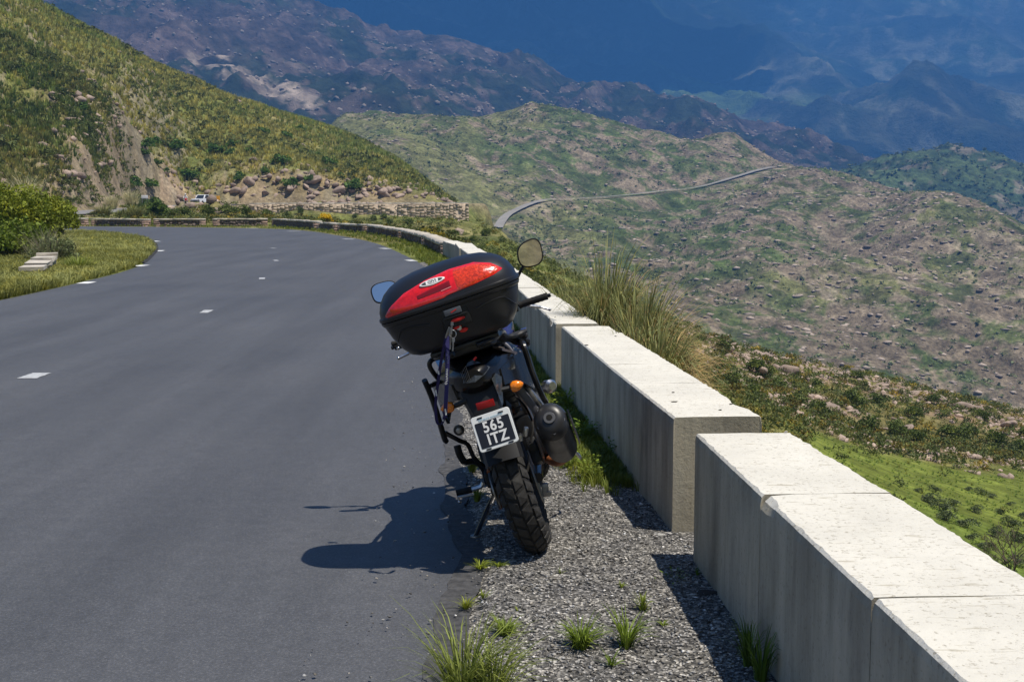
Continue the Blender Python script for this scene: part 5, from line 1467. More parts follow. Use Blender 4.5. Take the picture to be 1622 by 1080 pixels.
P = place_polar(900, -.46, -.04, 120, 300, ground_z, lambda X, Y: (poly_sd(X, Y, PLAT) > 6) * np.clip((1 - sstep(polydist(X, Y, FROAD), 9, 17)) * np.where(X / Y < -.27, .3, 1.0) * (polydist(X, Y, FROAD) > 6.5) * 1.0 + .05 * sstep(fbm(X, Y, 14, 3, 64), .1, .3), 0, 1), 23, False)
scatter('hillside_rocks', rp, P, rng.uniform(.25, 1.1, len(P)) ** 1.3, m_boul, 'broken pink rock along the cutting above the far road', seed=5)

# ---- gully and slopes outside the guard wall
def wslope(X, Y):
    return (poly_sd(X, Y, PLAT) > 1.2) * (1 - meadow_mask(X, Y) * .97) * (polydist(X, Y, FROAD) > 5) * ((X > -2) | (Y < np.where(X < -35, 168, 190)))
P = place_polar(5200, -.36, .50, 14, 200, ground_z, lambda X, Y: wslope(X, Y) * sstep(fbm(X, Y, 8, 3, 65), -.45, .25) * sstep(-poly_sd(X, Y, MEADOW), -400, 0), 24)
cl = mix(np.array((1, 1, 1.)), np.array((1.9, 1.35, .8)), (rng.uniform(0, 1, len(P)) > .82) * 1.0) * rng.uniform(.6, 1.35, (len(P), 1))
scatter('slope_scrub', [clump_proto(60, .8, .8, .12, s) for s in range(5)], P, rng.uniform(.35, .95, len(P)), m_shrub, 'olive and rust scrub on the slope beyond the guard wall', cl, seed=6)
P = place_polar(1900, .08, .50, 62, 165, ground_z, lambda X, Y: wslope(X, Y) * sstep(fbm(X, Y, 6, 3, 165), -.5, .2), 124)
cl = mix(np.array((1, 1.05, 1.)), np.array((1.9, 1.25, .8)), (rng.uniform(0, 1, len(P)) > .8) * 1.0) * rng.uniform(.55, 1.3, (len(P), 1))
scatter('slope_scrub', [clump_proto(45, .8, .8, .13, s) for s in range(5)], P, rng.uniform(.35, 1.0, len(P)), m_shrub, 'olive and rust scrub among the boulders above the green meadow', cl, seed=66)
P = place_polar(7000, -.36, .50, 24, 150, ground_z, wslope, 25)
scatter('slope_grass', [tuft_proto(16, .42, .32, .02, s) for s in range(5)], P, rng.uniform(.4, 1.0, len(P)), m_green, 'green grass on the slope beyond the guard wall', cols=mix(np.array((1.1, 1, .8)), np.array((1.9, 1.35, 1.2)), sstep(fbm(P[:, 0], P[:, 1], 12, 3, 66), 0, .4)), seed=7)
P = place_polar(2600, .05, .50, 60, 190, ground_z, lambda X, Y: rocky_mask(X, Y), 26)
scatter('slope_stones', rp, P, rng.uniform(.12, .5, len(P)), m_boul, 'small pink stones among the slope scrub', cols=np.ones((len(P), 3)) * rng.uniform(.9, 1.5, (len(P), 1)), seed=8, smooth=True)
P = place_polar(2500, .15, .50, 30, 95, ground_z, lambda X, Y: meadow_mask(X, Y), 27)
scatter('meadow_tufts', [tuft_proto(10, .16, .16, .02, s) for s in range(4)], P, rng.uniform(.4, 1.0, len(P)), m_green, 'short grass tufts on the green meadow', cols=np.ones((len(P), 3)) * 1.5, seed=9)

# ---- ridge cover
def wr(X, Y): return (polydist(X, Y, RIDGEROAD) > 8) * 1.0
P = place_polar(9000, -.25, .52, 380, 1060, ridge_z, lambda X, Y: wr(X, Y) * sstep(fbm(X, Y, 26, 4, 71), -.35, .25) * (.35 + .65 * (U_(X, Y) < 1100)), 28, False)
scatter('ridge_scrub', [clump_proto(12, 1.5, 1.5, .8, s) for s in range(6)], P, rng.uniform(.3, .95, len(P)), m_shrub2, 'dark green scrub dotted over the middle ridge', cols=np.ones((len(P), 3)) * rng.uniform(.9, 1.9, (len(P), 1)), seed=10)
P = place_polar(7500, -.25, .52, 380, 1060, ridge_z, lambda X, Y: wr(X, Y) * np.clip(sstep(fbm(X * 1.0 + Y * .4, Y, 15, 5, 231, .65) * .8 + sstep(U_(X, Y), 780, 1350) * .35, -.15, .35), .04, 1), 29, False)
scatter('ridge_rocks', [rock_proto(s + 20, 1, .34) for s in range(8)], P, rng.uniform(.25, 1.0, len(P)) ** 2.2 * 2.6, m_scree, 'pinkish grey rocks strewn over the middle ridge', cols=np.ones((len(P), 3)) * rng.uniform(.9, 1.6, (len(P), 1)), seed=11, smooth=True)
P = place_polar(2200, .15, .50, 1050, 1500, knob_z, lambda X, Y: np.ones(X.shape), 30, False)
scatter('knoll_scrub', [clump_proto(12, 2.2, 2.0, 1.2, s) for s in range(4)], P, rng.uniform(.5, 1.5, len(P)), m_shrub, 'dark scrub on the far green knoll', seed=12)
P = place_polar(5000, -.42, .42, 1180, 2150, mtn_z, lambda X, Y: sstep(fbm(X, Y, 45, 5, 431, .65), -.2, .3), 31, False)
scatter('mountain_rocks', [rock_proto(s + 40, 1, .7) for s in range(6)], P, rng.uniform(.3, 1.0, len(P)) ** 2 * 5.0, m_scree, 'rock heads on the dark mountain flank', cols=np.ones((len(P), 3)) * rng.uniform(.5, .9, (len(P), 1)), seed=13)  # tint lowered to carry the cloud shade painted on this flank

# ---- grass beside the asphalt
def wverge(X, Y):
    re_ = np.interp(Y, redgeR[:, 1], redgeR[:, 0])
    d = polydist(X, Y, redgeR)
    return ((poly_sd(X, Y, PLAT) < .25) & (poly_sd(X, Y, ROADP) > .12)) * 1.0
ROADP = np.array(list(redgeR[::3]) + list(ledgeR[::-2]))
gt = [tuft_proto(14, .22, .13, .006, s, seg=2) for s in range(6)]
def between_wall(X, Y): return wverge(X, Y) * ((X > np.interp(Y, redgeR[:, 1], redgeR[:, 0]) - 1) | (Y > 70))
def wv2(X, Y):
    d = polydist(X, Y, wallR)
    nearm = sstep(Y, 8.5, 13) * .6 * sstep(fbm(X, Y, .7, 3, 68), -.3, .2) + (1 - sstep(d, .10, .40)) * sstep(Y, 6.5, 7.2)
    edgef = sstep(Y, 17, 26) + (1 - sstep(d, .45, 1.0))
    return between_wall(X, Y) * (d < 9) * np.clip(nearm, 0, 1) * np.clip(edgef, 0, 1)
P = place_polar(9000, -.36, .12, 6, 95, lambda X, Y: X * 0 + .0, wv2, 32)
P = np.r_[P, place_polar(500, -.05, .12, 6.3, 14, lambda X, Y: X * 0 + .0, wv2, 132)]
scatter('verge_grass', gt, P, rng.uniform(.35, 1.0, len(P)) * np.where(P[:, 1] > 40, .9, np.where(P[:, 1] < 14, .5, .9)), m_green, 'fresh green grass along the foot of the guard walls', cols=mix(np.array((1.05, 1, .8)), np.array((1.7, 1.3, 1.2)), rng.uniform(0, 1, len(P)) ** 2), seed=14)
def wisl(X, Y):
    return (poly_sd(X, Y, PLAT) < 3) * (poly_sd(X, Y, ROADP) > .10) * (X < np.interp(Y, ledgeR[:120, 1], ledgeR[:120, 0]) + 20) * (polydist(X, Y, wallR) > 3) * (X < -6)
P = place_polar(16000, -.46, -.17, 17, 78, lambda X, Y: X * 0 + .0, wisl, 33)
P[:, 2] = -.01
cl = mix(np.array((1.5, 1.1, 1.5)), np.array((2.7, 1.95, 3.6)), sstep(fbm(P[:, 0], P[:, 1], 4, 4, 67) + rng.uniform(-.3, .3, len(P)), -.1, .45))
scatter('verge_grass', [tuft_proto(12, .17, .16, .008, s, seg=2) for s in range(6)], P, rng.uniform(.5, 1.3, len(P)), m_green, 'dry and green grass on the verge inside the bend', cols=cl, seed=15)

# ---- loose stones on the gravel verge
def wgrav(X, Y):
    re_ = np.interp(Y, redgeR[:, 1], redgeR[:, 0]); wl_ = np.interp(Y, wallR[:, 1], wallR[:, 0])
    e = (X - re_); return ((X < wl_ + .05)) * np.clip(sstep(e, -.06, .14) + .035 * (e > -.5) * (e <= 0), 0, 1)
n = 40000
yy = 3.2 + rng.uniform(0, 1, n) ** 1.7 * 11; xx = rng.uniform(-.9, 1.0, n)
k = rng.uniform(0, 1, n) < wgrav(xx, yy); xx, yy = xx[k], yy[k]
rp0 = []
for s in range(10):
    V, F = rock_proto(s + 60, 1, .55)
    bm = None; rp0.append((V, F))
# light stones: use small 8-faced chips for most
chips = []
for s in range(12):
    r_ = np.random.default_rng(s + 90); V = np.array([(1, 0, 0), (-1, 0, 0), (0, 1, 0), (0, -1, 0), (0, 0, 1), (0, 0, -1.)]) * r_.uniform(.5, 1.1, (6, 1)) * np.array((1, .8, .5)) + r_.normal(size=(6, 3)) * .12
    F = np.array([(0, 2, 4), (2, 1, 4), (1, 3, 4), (3, 0, 4), (2, 0, 5), (1, 2, 5), (3, 1, 5), (0, 3, 5)]); chips.append((V, F))
P = np.c_[xx, yy, verge_z(xx, yy) + .003]
g_ = rng.uniform(0, 1, len(P)); tone = np.where(g_ < .45, rng.uniform(.15, .55, len(P)), np.where(g_ < .93, rng.uniform(.6, 1.3, len(P)), rng.uniform(1.7, 2.6, len(P))))
tint = np.array((1, 1, 1.)) + rng.uniform(-.06, .06, (len(P), 1)) * np.array((1, .2, -1))
scatter('gravel_stones', chips, P, .004 + .010 * rng.uniform(0, 1, len(P)) ** 2.5, m_peb, 'loose grey gravel stones on the verge', cols=tone[:, None] * tint, seed=16)

# ================================================================== PLANTS AS THINGS
def blade_clump(nb, h, spread, w, seed, droop=.5, seg=5, lean=(0, 0), base=.12):
    """arching grass blades, each a bent tapering strip"""
    r = np.random.default_rng(seed); V = []; F = []; sh = []
    for i in range(nb):
        a = r.uniform(0, 2 * PI); p = np.array([math.cos(a), math.sin(a)]); q = np.array([-p[1], p[0]])
        L = h * r.uniform(.45, 1.1); sp = spread * r.uniform(.15, 1.0) ** .8; dr = droop * r.uniform(.3, 1.4)
        b = p * base * r.uniform(0, 1) ; tone = r.uniform(.55, 1.35); k = len(V)
        tw = r.uniform(-1.5, 1.5) if h > .8 else r.uniform(-.6, .6)
        for s in range(seg + 1):
            t = s / seg; rad = sp * (t ** 1.5); z = L * (t - dr * t ** 3 * .55); ww = w * (1 - t ** 1.6) * .5 + .0004
            c = b + p * rad + np.array(lean) * t * t + q * tw * t * t * sp * .5
            V += [(*(c - q * ww), z), (*(c + q * ww), z + ww * .3)]; sh += [tone] * 2
        for s in range(seg):
            j = k + s * 2; F.append((j, j + 1, j + 3, j + 2))
    return np.array(V), np.array(F), np.array(sh)
def clump_obj(name, V, F, sh, mat, loc, label, cat, tint=(1, 1, 1), group=None):
    col = sh[:, None] * np.array(tint)[None]
    o = link(name, np_mesh(name, V, F, mat, False, col)); o.location = loc
    return tag(o, label, cat, group)
m_pamp = leaf_mat('tussock_blades', (.24, .26, .10), .35, (1.5, 1.2, 1.0), 7.0)
m_straw = leaf_mat('straw_blades', (.50, .36, .17), .3, (1.2, 1.1, .9), 7.0)
def pampas(px, ytop, D, h, spread, nb, seed, label, ns=None, lean=(0, 0)):
    X, Y, Zt = at(px, ytop, D); z0 = Zt - h
    e = empty('pampas_grass', (X, Y, z0)); tag(e, label, 'grass clump', 'tall grass clumps behind the guard wall')
    V, F, sh = blade_clump(int(nb * 1.3), h * 1.42, spread * 1.15, .013, seed, 1.3, 8, lean)
    link('green_blades', np_mesh('green_blades', V, F, m_pamp, False, sh[:, None] * np.ones(3)), e)['kind'] = 'stuff'
    V, F, sh = blade_clump(ns or nb // 2, h * 1.15, spread * 1.25, .013, seed + 1, 1.35, 8, (lean[0] + .15, lean[1]))
    link('dry_blades', np_mesh('dry_blades', V, F, m_straw, False, sh[:, None] * np.ones(3)), e)['kind'] = 'stuff'
    return e
pampas(962, 400, 11.2, 1.25, .46, 1100, 1, 'tallest tussock of long grass behind the wall right of the mirror', 500, (.04, 0))
pampas(1015, 440, 10.4, 1.1, .38, 620, 3, 'straw tinted drooping grass clump right of the tallest tussock', 700, (.10, 0))
pampas(1045, 505, 9.6, .8, .28, 520, 5, 'lowest grass clump spilling toward the squared wall end', 380, (.05, 0))
pampas(905, 432, 13.5, 1.1, .40, 420, 7, 'thin green grass clump left of the tallest tussock', 120, (.0, 0))
pampas(1008, 500, 9.8, .9, .36, 420, 9, 'dry tangled grass clump against the outside of the wall', 620, (.0, 0))

# green tufts growing in the gravel
TG = [(732, 1112, .34, .24, 170, 'large green grass clump at the asphalt edge, bottom of the picture', (1.5, 1.25, 1.5)), (780, 1116, .26, .18, 120, 'smaller grass clump right beside the large bottom clump', (1.5, 1.25, 1.5)),
      (800, 1010, .08, .08, 110, 'low weedy tuft above the bottom grass clump', (1.3, 1.2, .9)), (920, 1035, .13, .11, 150, 'bright grass tuft in the middle of the gravel', (1.3, 1.25, .9)),
      (992, 1033, .16, .11, 90, 'upright grass tuft right of the middle gravel tuft', (1.3, 1.25, .9)), (1018, 972, .10, .05, 34, 'thin pale grass tuft farther up the gravel', (1.5, 1.3, 1.1)),
      (968, 1062, .07, .05, 24, 'tiny tuft just below the upright gravel tuft', (1.2, 1.2, .9)), (738, 968, .06, .06, 50, 'yellowish weed tuft on the asphalt edge below the motorcycle shadow', (1.9, 1.5, .9)),
      (766, 952, .05, .04, 26, 'small weed right of the yellowish edge tuft', (1.5, 1.3, .9)), (984, 938, .035, .03, 20, 'tiny green sprig in the open gravel', (1.4, 1.2, .9)),
      (888, 912, .03, .03, 18, 'tiny sprig in the gravel below the tyre', (1.3, 1.1, .9)), (1050, 998, .035, .035, 20, 'tiny sprig near the shadow of the nearest wall', (1.3, 1.2, .9)),
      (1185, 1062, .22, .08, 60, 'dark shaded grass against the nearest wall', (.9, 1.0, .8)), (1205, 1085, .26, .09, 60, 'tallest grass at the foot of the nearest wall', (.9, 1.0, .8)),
      (820, 975, .02, .02, 12, 'faint sprig left of the open gravel sprig', (1.3, 1.1, .9)), (760, 905, .05, .07, 60, 'low yellow green weeds beside the stand at the asphalt edge', (1.8, 1.5, .8)),
      (790, 902, .04, .05, 40, 'low weeds in front of the rear tyre', (1.5, 1.3, .8)), (1105, 915, .05, .02, 16, 'sprig at the corner of the nearest wall', (.9, 1.1, .8)),
      (748, 752, .13, .07, 90, 'grass tuft seen under the left footrest', (1.4, 1.2, .9)), (756, 800, .10, .06, 70, 'grass tuft beside the side stand', (1.4, 1.2, .9))]
for i, (px, py, h, sp, nb, lab, tint) in enumerate(TG):
    x, y, _ = onz(px, py); V, F, sh = blade_clump(nb, h, sp, .0055 if h > .06 else .004, 300 + i, .7, 4, base=.25 * sp)
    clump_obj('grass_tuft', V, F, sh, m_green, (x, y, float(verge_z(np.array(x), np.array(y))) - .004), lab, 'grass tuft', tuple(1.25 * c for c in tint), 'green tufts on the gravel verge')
# broad leaf weeds
def weed(px, py, n, s, lab, tint, seed, hgt=.5):
    x, y, _ = onz(px, py); r = np.random.default_rng(seed); V = [np.zeros(3), np.array((.001, 0, 0))]; F = []; sh = [1, 1]
    for i in range(n):
        a = r.uniform(0, 2 * PI); rad = s * r.uniform(.1, 1); c = np.array([math.cos(a) * rad, math.sin(a) * rad, s * hgt * r.uniform(.1, 1)])
        d = np.array([math.cos(a), math.sin(a), r.uniform(-.2, .8)]); d /= np.linalg.norm(d); q = np.array([-math.sin(a), math.cos(a), r.uniform(-.3, .3)]); l = s * r.uniform(.18, .34) ; k = len(V)
        V += [c, c + d * l * .5 + q * l * .28, c + d * l, c + d * l * .5 - q * l * .28]; F.append((k, k + 1, k + 2, k + 3)); sh += [r.uniform(.7, 1.3)] * 4
        V += [c + q * .0012, c - q * .0012]; sh += [.8] * 2; F.append((0, 1, k + 4, k)) 
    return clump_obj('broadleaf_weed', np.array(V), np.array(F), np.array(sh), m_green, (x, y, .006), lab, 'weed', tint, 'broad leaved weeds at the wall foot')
weed(1068, 922, 26, .075, 'broad leaved weed where the nearest wall shadow starts', (1.3, 1.4, .9), 1)
weed(936, 764, 120, .10, 'bushy bright weed right of the muffler', (1.5, 1.4, .9), 2, 1.5)
weed(906, 745, 90, .10, 'weed just below the muffler', (1.6, 1.4, .9), 3, 1.0)
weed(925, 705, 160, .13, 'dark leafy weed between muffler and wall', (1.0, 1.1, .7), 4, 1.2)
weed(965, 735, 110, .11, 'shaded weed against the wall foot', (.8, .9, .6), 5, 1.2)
weed(900, 655, 160, .14, 'yellow green weed above the muffler by the wall', (1.7, 1.5, .9), 6, 1.1)

# ---- shrubs and trees as things (three kinds, copied)
def shrub_thing(name, loc, rad, h, nl, lsz, mat, label, cat, seed, group=None, tint=(1, 1, 1), stems=5):
    e = empty(name, loc); tag(e, label, cat, group)
    V, F = clump_proto(nl, rad, h, lsz, seed); r = np.random.default_rng(seed)
    sh = np.repeat(r.uniform(.6, 1.35, len(F)), 3)
    o = link('foliage', np_mesh('foliage', V, F, mat, False, sh[:, None] * np.array(tint)[None]), e)
    mb = MB()
    for k in range(stems):
        a = r.uniform(0, 2 * PI); mb.tube([(0, 0, -.15), (math.cos(a) * rad * .2, math.sin(a) * rad * .2, h * .3), (math.cos(a) * rad * .5, math.sin(a) * rad * .5, h * .75)], [.03 * h, .02 * h, .008 * h], 5)
    mb.build('stem', m_bark, e)
    return e
m_bark = plain('grey_bark', (.14, .11, .08), .9, nscale=12, namt=.3)
def gz(x, y): return float(ground_z(np.array([x]), np.array([y]))[0])
def on_ground(px, D): X, Y, _ = at(px, 540, D); return (X, Y, gz(X, Y) - .03)
shrub_thing('large_bush', at(18, 410, 38), 2.1, 2.9, 20000, .06, m_bushg, 'large bright green bush at the left picture edge', 'bush', 1, None, (1.0, 1.05, .9))
shrub_thing('large_bush', at(74, 384, 45), 1.2, 1.8, 6000, .075, m_bushg, 'smaller bright green bush right behind the large left bush', 'bush', 2, None, (1.05, 1.0, .9))
shrub_thing('large_bush', at(-6, 418, 36), 1.7, 1.7, 7000, .07, m_bushg, 'darker lower bush in front of the large left bush', 'bush', 3, None, (.7, .85, .8))
e = shrub_thing('grey_shrub', at(78, 430, 33.5), .85, 1.05, 2600, .045, m_shrub2, 'grey green feathery shrub behind the small stone wall', 'bush', 4, None, (1.5, 1.5, 1.4))
V, F, sh = blade_clump(500, 1.25, .75, .012, 411, .15, 3, base=.5); link('feathery_twigs', np_mesh('feathery_twigs', V, F, m_plume, False, sh[:, None] * np.array((.62, .62, .7))), e)
V, F, sh = blade_clump(420, .45, .40, .012, 412, .6, 4, base=.3); clump_obj('grass_clump', V, F, sh, m_green, (*onz(125, 428)[:2], 0), 'pale grass clump right of the grey green shrub', 'grass clump', (2.0, 1.7, 1.9))
shrub_thing('round_bush', at(250, 347, 112), 1.35, 2.0, 2200, .12, m_shrub, 'round dark green bush in front of the far road', 'bush', 5, None, (.85, 1.1, .7))
shrub_thing('round_bush', on_ground(238, 181), 2.0, 2.0, 1200, .2, m_shrub, 'dark bush on the bank behind the white board', 'bush', 6, None, (.7, .95, .7))
e = shrub_thing('flowering_bush', at(518, 354, 77), .48, .62, 420, .045, m_shrub, 'yellow flowering bush behind the stone guard wall', 'bush', 7)
V, F = clump_proto(900, .50, .66, .038, 77); link('yellow_blossom', np_mesh('yellow_blossom', V, F, m_yell, False, np.ones((len(V), 3))), e)
# pale pampas plumes on the left bank
for i, (px, yb, D, h, sp, lab) in enumerate([(208, 328, 152, 3.2, 1.6, 'pale grass plume clump at the foot of the left cutting'), (40, 300, 108, 4.2, 2.4, 'big pale plume clump above the left bush'), (8, 325, 100, 3.0, 1.9, 'straw plume clump at the left edge above the bush'), (178, 322, 152, 2.2, 1.3, 'small plume clump left of the pale road plume'), (165, 350, 112, 1.5, 1.2, 'green reed clump below the side road wall'), (215, 352, 110, 1.5, 1.1, 'blue green reed clump left of the round bush')]):
    V, F, sh = blade_clump(420, h, sp, .06, 500 + i, .5, 4, base=.4)
    X, Y, Z = at(px, yb, D); z = gz(X, Y)
    clump_obj('pampas_clump', V, F, sh, m_plume if i < 4 else m_pamp, (X, Y, z), lab, 'grass clump', (1, 1, 1), 'pampas clumps on the far bank')
# bushes dotted on the hillside (largest ones)
def near_ground(px, py, lo, hi):
    """first point of the land seen in a direction"""
    Ds = np.exp(np.linspace(math.log(lo), math.log(hi), 400)); d = ray(px, py)
    X = d[0] / d[1] * Ds; Z = EYE + d[2] / d[1] * Ds; g_ = ground_z(X, Ds)
    k = np.where(Z < g_)[0]
    if not len(k): return None
    return X[k[0]], Ds[k[0]], g_[k[0]]
protoB = None
hb = [(244, 228), (275, 236), (310, 230), (335, 236), (370, 232), (396, 240), (417, 212), (472, 207), (453, 219), (130, 175), (228, 250), (250, 262), (262, 274), (285, 280), (300, 285), (230, 240), (330, 262), (405, 245), (445, 260), (460, 300), (500, 250), (520, 262), (380, 285), (345, 245), (420, 275), (490, 290), (540, 280), (210, 300), (560, 300), (365, 245), (235, 300)]
for i, (px, py) in enumerate(hb):
    p = near_ground(px, py, 110, 320)
    if p is None: continue
    if protoB is None:
        protoB = shrub_thing('hillside_bush', (p[0], p[1], p[2] - .1), 1.25, 1.3, 420, .2, m_shrub, 'dark green bush among tussocks on the left hillside', 'bush', 50, 'dark bushes on the left hillside', (.85, 1.25, .75)); o = protoB
    else:
        o = copy_tree(protoB); o.location = (p[0], p[1], p[2] - .1)
    s = random.uniform(.6, 1.35); o.scale = (s * random.uniform(.9, 1.5), s * random.uniform(.9, 1.3), s); o.rotation_euler = (0, 0, random.uniform(0, 6))
ORD = ['leftmost', 'second', 'third', 'fourth', 'fifth', 'sixth', 'seventh', 'eighth', 'ninth', 'tenth', 'eleventh', 'twelfth', 'thirteenth', 'fourteenth', 'fifteenth', 'sixteenth', 'seventeenth', 'eighteenth', 'nineteenth', 'twentieth',
       'twenty-first', 'twenty-second', 'twenty-third', 'twenty-fourth', 'twenty-fifth', 'twenty-sixth', 'twenty-seventh', 'twenty-eighth', 'twenty-ninth', 'thirtieth', 'thirty-first']
def order_labels(objs, what, group):
    objs = sorted(objs, key=lambda o: o.location.x / o.location.y)
    for i, o in enumerate(objs):
        o['label'] = (ORD[i] if i == 0 else ('rightmost' if i == len(objs) - 1 else ORD[i] + ' from the left')) + ' of ' + what; o['group'] = group
order_labels([o for o in COL.objects if o.name.startswith('hillside_bush')], 'the dark green bushes on the left hillside', 'dark bushes on the left hillside')
# boulders, individually
RB = []
for s in range(6):
    V, F = rock_proto(s + 120, 2, .62)
    n_ = fbm(V[:, 0] * 2 + s, V[:, 1] * 2 + V[:, 2], .8, 4, s); V = V * (1 + .07 * n_)[:, None]
    RB.append(np_mesh('boulder', V, F, m_boul, False, np.ones((len(V), 3)) * (.85 + .08 * (s % 4))))
def boulders(spec, lab, grp, lo, hi):
    for i, (px, py, w_) in enumerate(spec):
        p = near_ground(px, py, lo, hi)
        if p is None or (270 < px < 372 and py > 296 and lo > 100): continue
        o = link('boulder', RB[i % 6]); s = w_ * p[1] / FPX / 2
        o.location = (p[0], p[1], p[2] - s * .05); o.scale = (s * random.uniform(.9, 1.4), s * .9, s * random.uniform(.55, 1.0)); o.rotation_euler = (random.uniform(-.5, .5), random.uniform(-.5, .5), random.uniform(0, 6))
        tag(o, lab, 'boulder', grp)
spec = []
r_ = random.Random(3)
for cx, cy, n in [(1150, 545, 14), (1215, 565, 16), (1275, 590, 10), (1330, 580, 10), (1400, 610, 14), (1475, 615, 18), (1520, 640, 14), (1560, 655, 12), (1600, 680, 10), (1250, 630, 8), (1345, 640, 12), (1420, 665, 8), (1180, 590, 6)]:
    for k in range(n): spec.append((cx + r_.gauss(0, 24), cy + r_.gauss(0, 10) + 6, r_.uniform(12, 28) * (1.8 if k % 4 == 0 else 1)))
boulders(spec, 'pink granite boulder among scrub on the slope beyond the guard wall', 'boulders on the rocky slope', 50, 190)
spec = [(340 + r_.uniform(0, 300), 300 + r_.gauss(0, 9), r_.uniform(9, 26)) for k in range(24)] + [(395 + r_.gauss(0, 28), 262 + r_.gauss(0, 4), r_.uniform(10, 22)) for k in range(8)] + [(500 + k * 24 + r_.gauss(0, 8), 236 + k * 10 + r_.gauss(0, 5), r_.uniform(8, 18)) for k in range(8)] + [(150 + r_.gauss(0, 30), 275 + r_.gauss(0, 22), r_.uniform(5, 12)) for k in range(14)]
spec += [(350 + r_.uniform(0, 150), 304 + r_.gauss(0, 7), r_.uniform(20, 36)) for k in range(14)] + [(520 + r_.uniform(0, 120), 310 + r_.gauss(0, 5), r_.uniform(20, 36)) for k in range(8)]
boulders(spec, 'reddish rock in the cutting above the far road', 'rocks of the road cutting', 110, 320)
for px, py, w_, lab in [(1478, 730, 14, 'lone pale boulder lying on the green meadow'), (1492, 724, 8, 'small stone behind the lone meadow boulder')]:
    p = near_ground(px, py, 30, 120); o = link('boulder', RB[1]); s = w_ * p[1] / FPX / 2; o.location = (p[0], p[1], p[2]); o.scale = (s * 1.2, s, s * .5); tag(o, lab, 'boulder')
# dark shrubs on the meadow
protoM = None
ms = [(1470, 795, 1.3), (1490, 810, 1.5), (1510, 800, 1.0), (1500, 825, 1.3), (1530, 835, 1.4), (1545, 812, .9), (1552, 782, .9), (1570, 788, .9), (1535, 778, .6), (1600, 800, .6), (1575, 850, 1.0), (1600, 835, 1.1), (1615, 860, 1.2), (1560, 870, 1.0), (1540, 855, .8), (1610, 895, 1.2), (1480, 780, .8), (1585, 815, .7), (1455, 780, .6), (1620, 820, .8)]
for i, (px, py, s) in enumerate(ms):
    p = near_ground(px, py, 25, 130)
    if p is None: continue
    if protoM is None: o = protoM = shrub_thing('meadow_shrub', p, .62, .62, 700, .055, m_shrub2, 'dark scrubby shrub on the lower edge of the green meadow', 'shrub', 60, 'dark shrubs on the meadow', (.9, .95, .85))
    else: o = copy_tree(protoM); o.location = p
    s *= .8; o.scale = (s, s * .9, s * random.uniform(.6, .9)); o.rotation_euler = (0, 0, i * 1.3)
order_labels([o for o in COL.objects if o.name.startswith('meadow_shrub')], 'the dark shrubs at the foot of the green meadow', 'dark shrubs on the meadow')
# slope bushes behind the wall
protoS = None
ss_ = [(1110, 545, 1.0), (1150, 560, 1.3), (1190, 590, 1.2), (1210, 600, 1.0), (1240, 620, 1.3), (1265, 640, 1.1), (1180, 625, 1.0), (1155, 615, 1.0), (1300, 615, .9), (1355, 600, 1.0), (1340, 640, 1.2), (1365, 650, 1.2), (1395, 640, 1.0), (1440, 660, 1.2), (1475, 640, 1.0), (1430, 695, 1.2), (1455, 700, 1.1), (1490, 690, 1.2), (1520, 700, 1.2), (1545, 690, 1.1), (1575, 705, 1.2), (1605, 715, 1.3), (1380, 690, 1.2), (1320, 665, 1.1), (1290, 655, 1.0), (1130, 590, 1.1), (1100, 575, 1.0), (1560, 665, 1.0), (1615, 690, 1.0),
       (760, 400, .6), (790, 405, .6), (820, 400, .6), (745, 385, .6), (770, 375, .7), (800, 385, .6), (720, 372, .7), (690, 368, .7), (650, 358, .8), (620, 355, .8), (590, 350, .8), (560, 346, .8), (840, 425, .5), (860, 440, .5), (745, 340, 1.2), (760, 352, 1.0), (300, 343, .9), (330, 340, 1.0), (350, 338, .9), (372, 340, .9), (395, 342, .9), (420, 343, .8), (450, 345, .8), (280, 344, .8), (478, 340, 1.0), (605, 348, .9)]
for i, (px, py, s) in enumerate(ss_):
    p = near_ground(px, py, 26, 195)
    if p is None: continue
    if protoS is None: o = protoS = shrub_thing('slope_bush', p, .95, .95, 900, .085, m_shrub, 'olive green bush on the slope beyond the guard wall', 'bush', 61, 'olive bushes on the slope beyond the wall', (1.0, 1.1, .8))
    else: o = copy_tree(protoS); o.location = p
    s *= min(1.0, p[1] / 75)
    o.scale = (s, s * .9, s * random.uniform(.7, 1.1)); o.rotation_euler = (0, 0, i * 1.7)
sb = [o for o in COL.objects if o.name.startswith('slope_bush')]
U2 = lambda o: 811 + FPX * o.location.x / o.location.y
order_labels([o for o in sb if U2(o) < 505], 'the olive bushes left of the yellow flowers', 'olive bushes in the gully, left')
order_labels([o for o in sb if 505 <= U2(o) < 900], 'the olive bushes in the gully below the retaining wall', 'olive bushes in the gully, right')
order_labels([o for o in sb if 900 <= U2(o) < 1310], 'the olive bushes right of the tall grass clumps', 'olive bushes on the rocky slope, left')
order_labels([o for o in sb if U2(o) >= 1310], 'the olive bushes above the green meadow', 'olive bushes on the rocky slope, right')
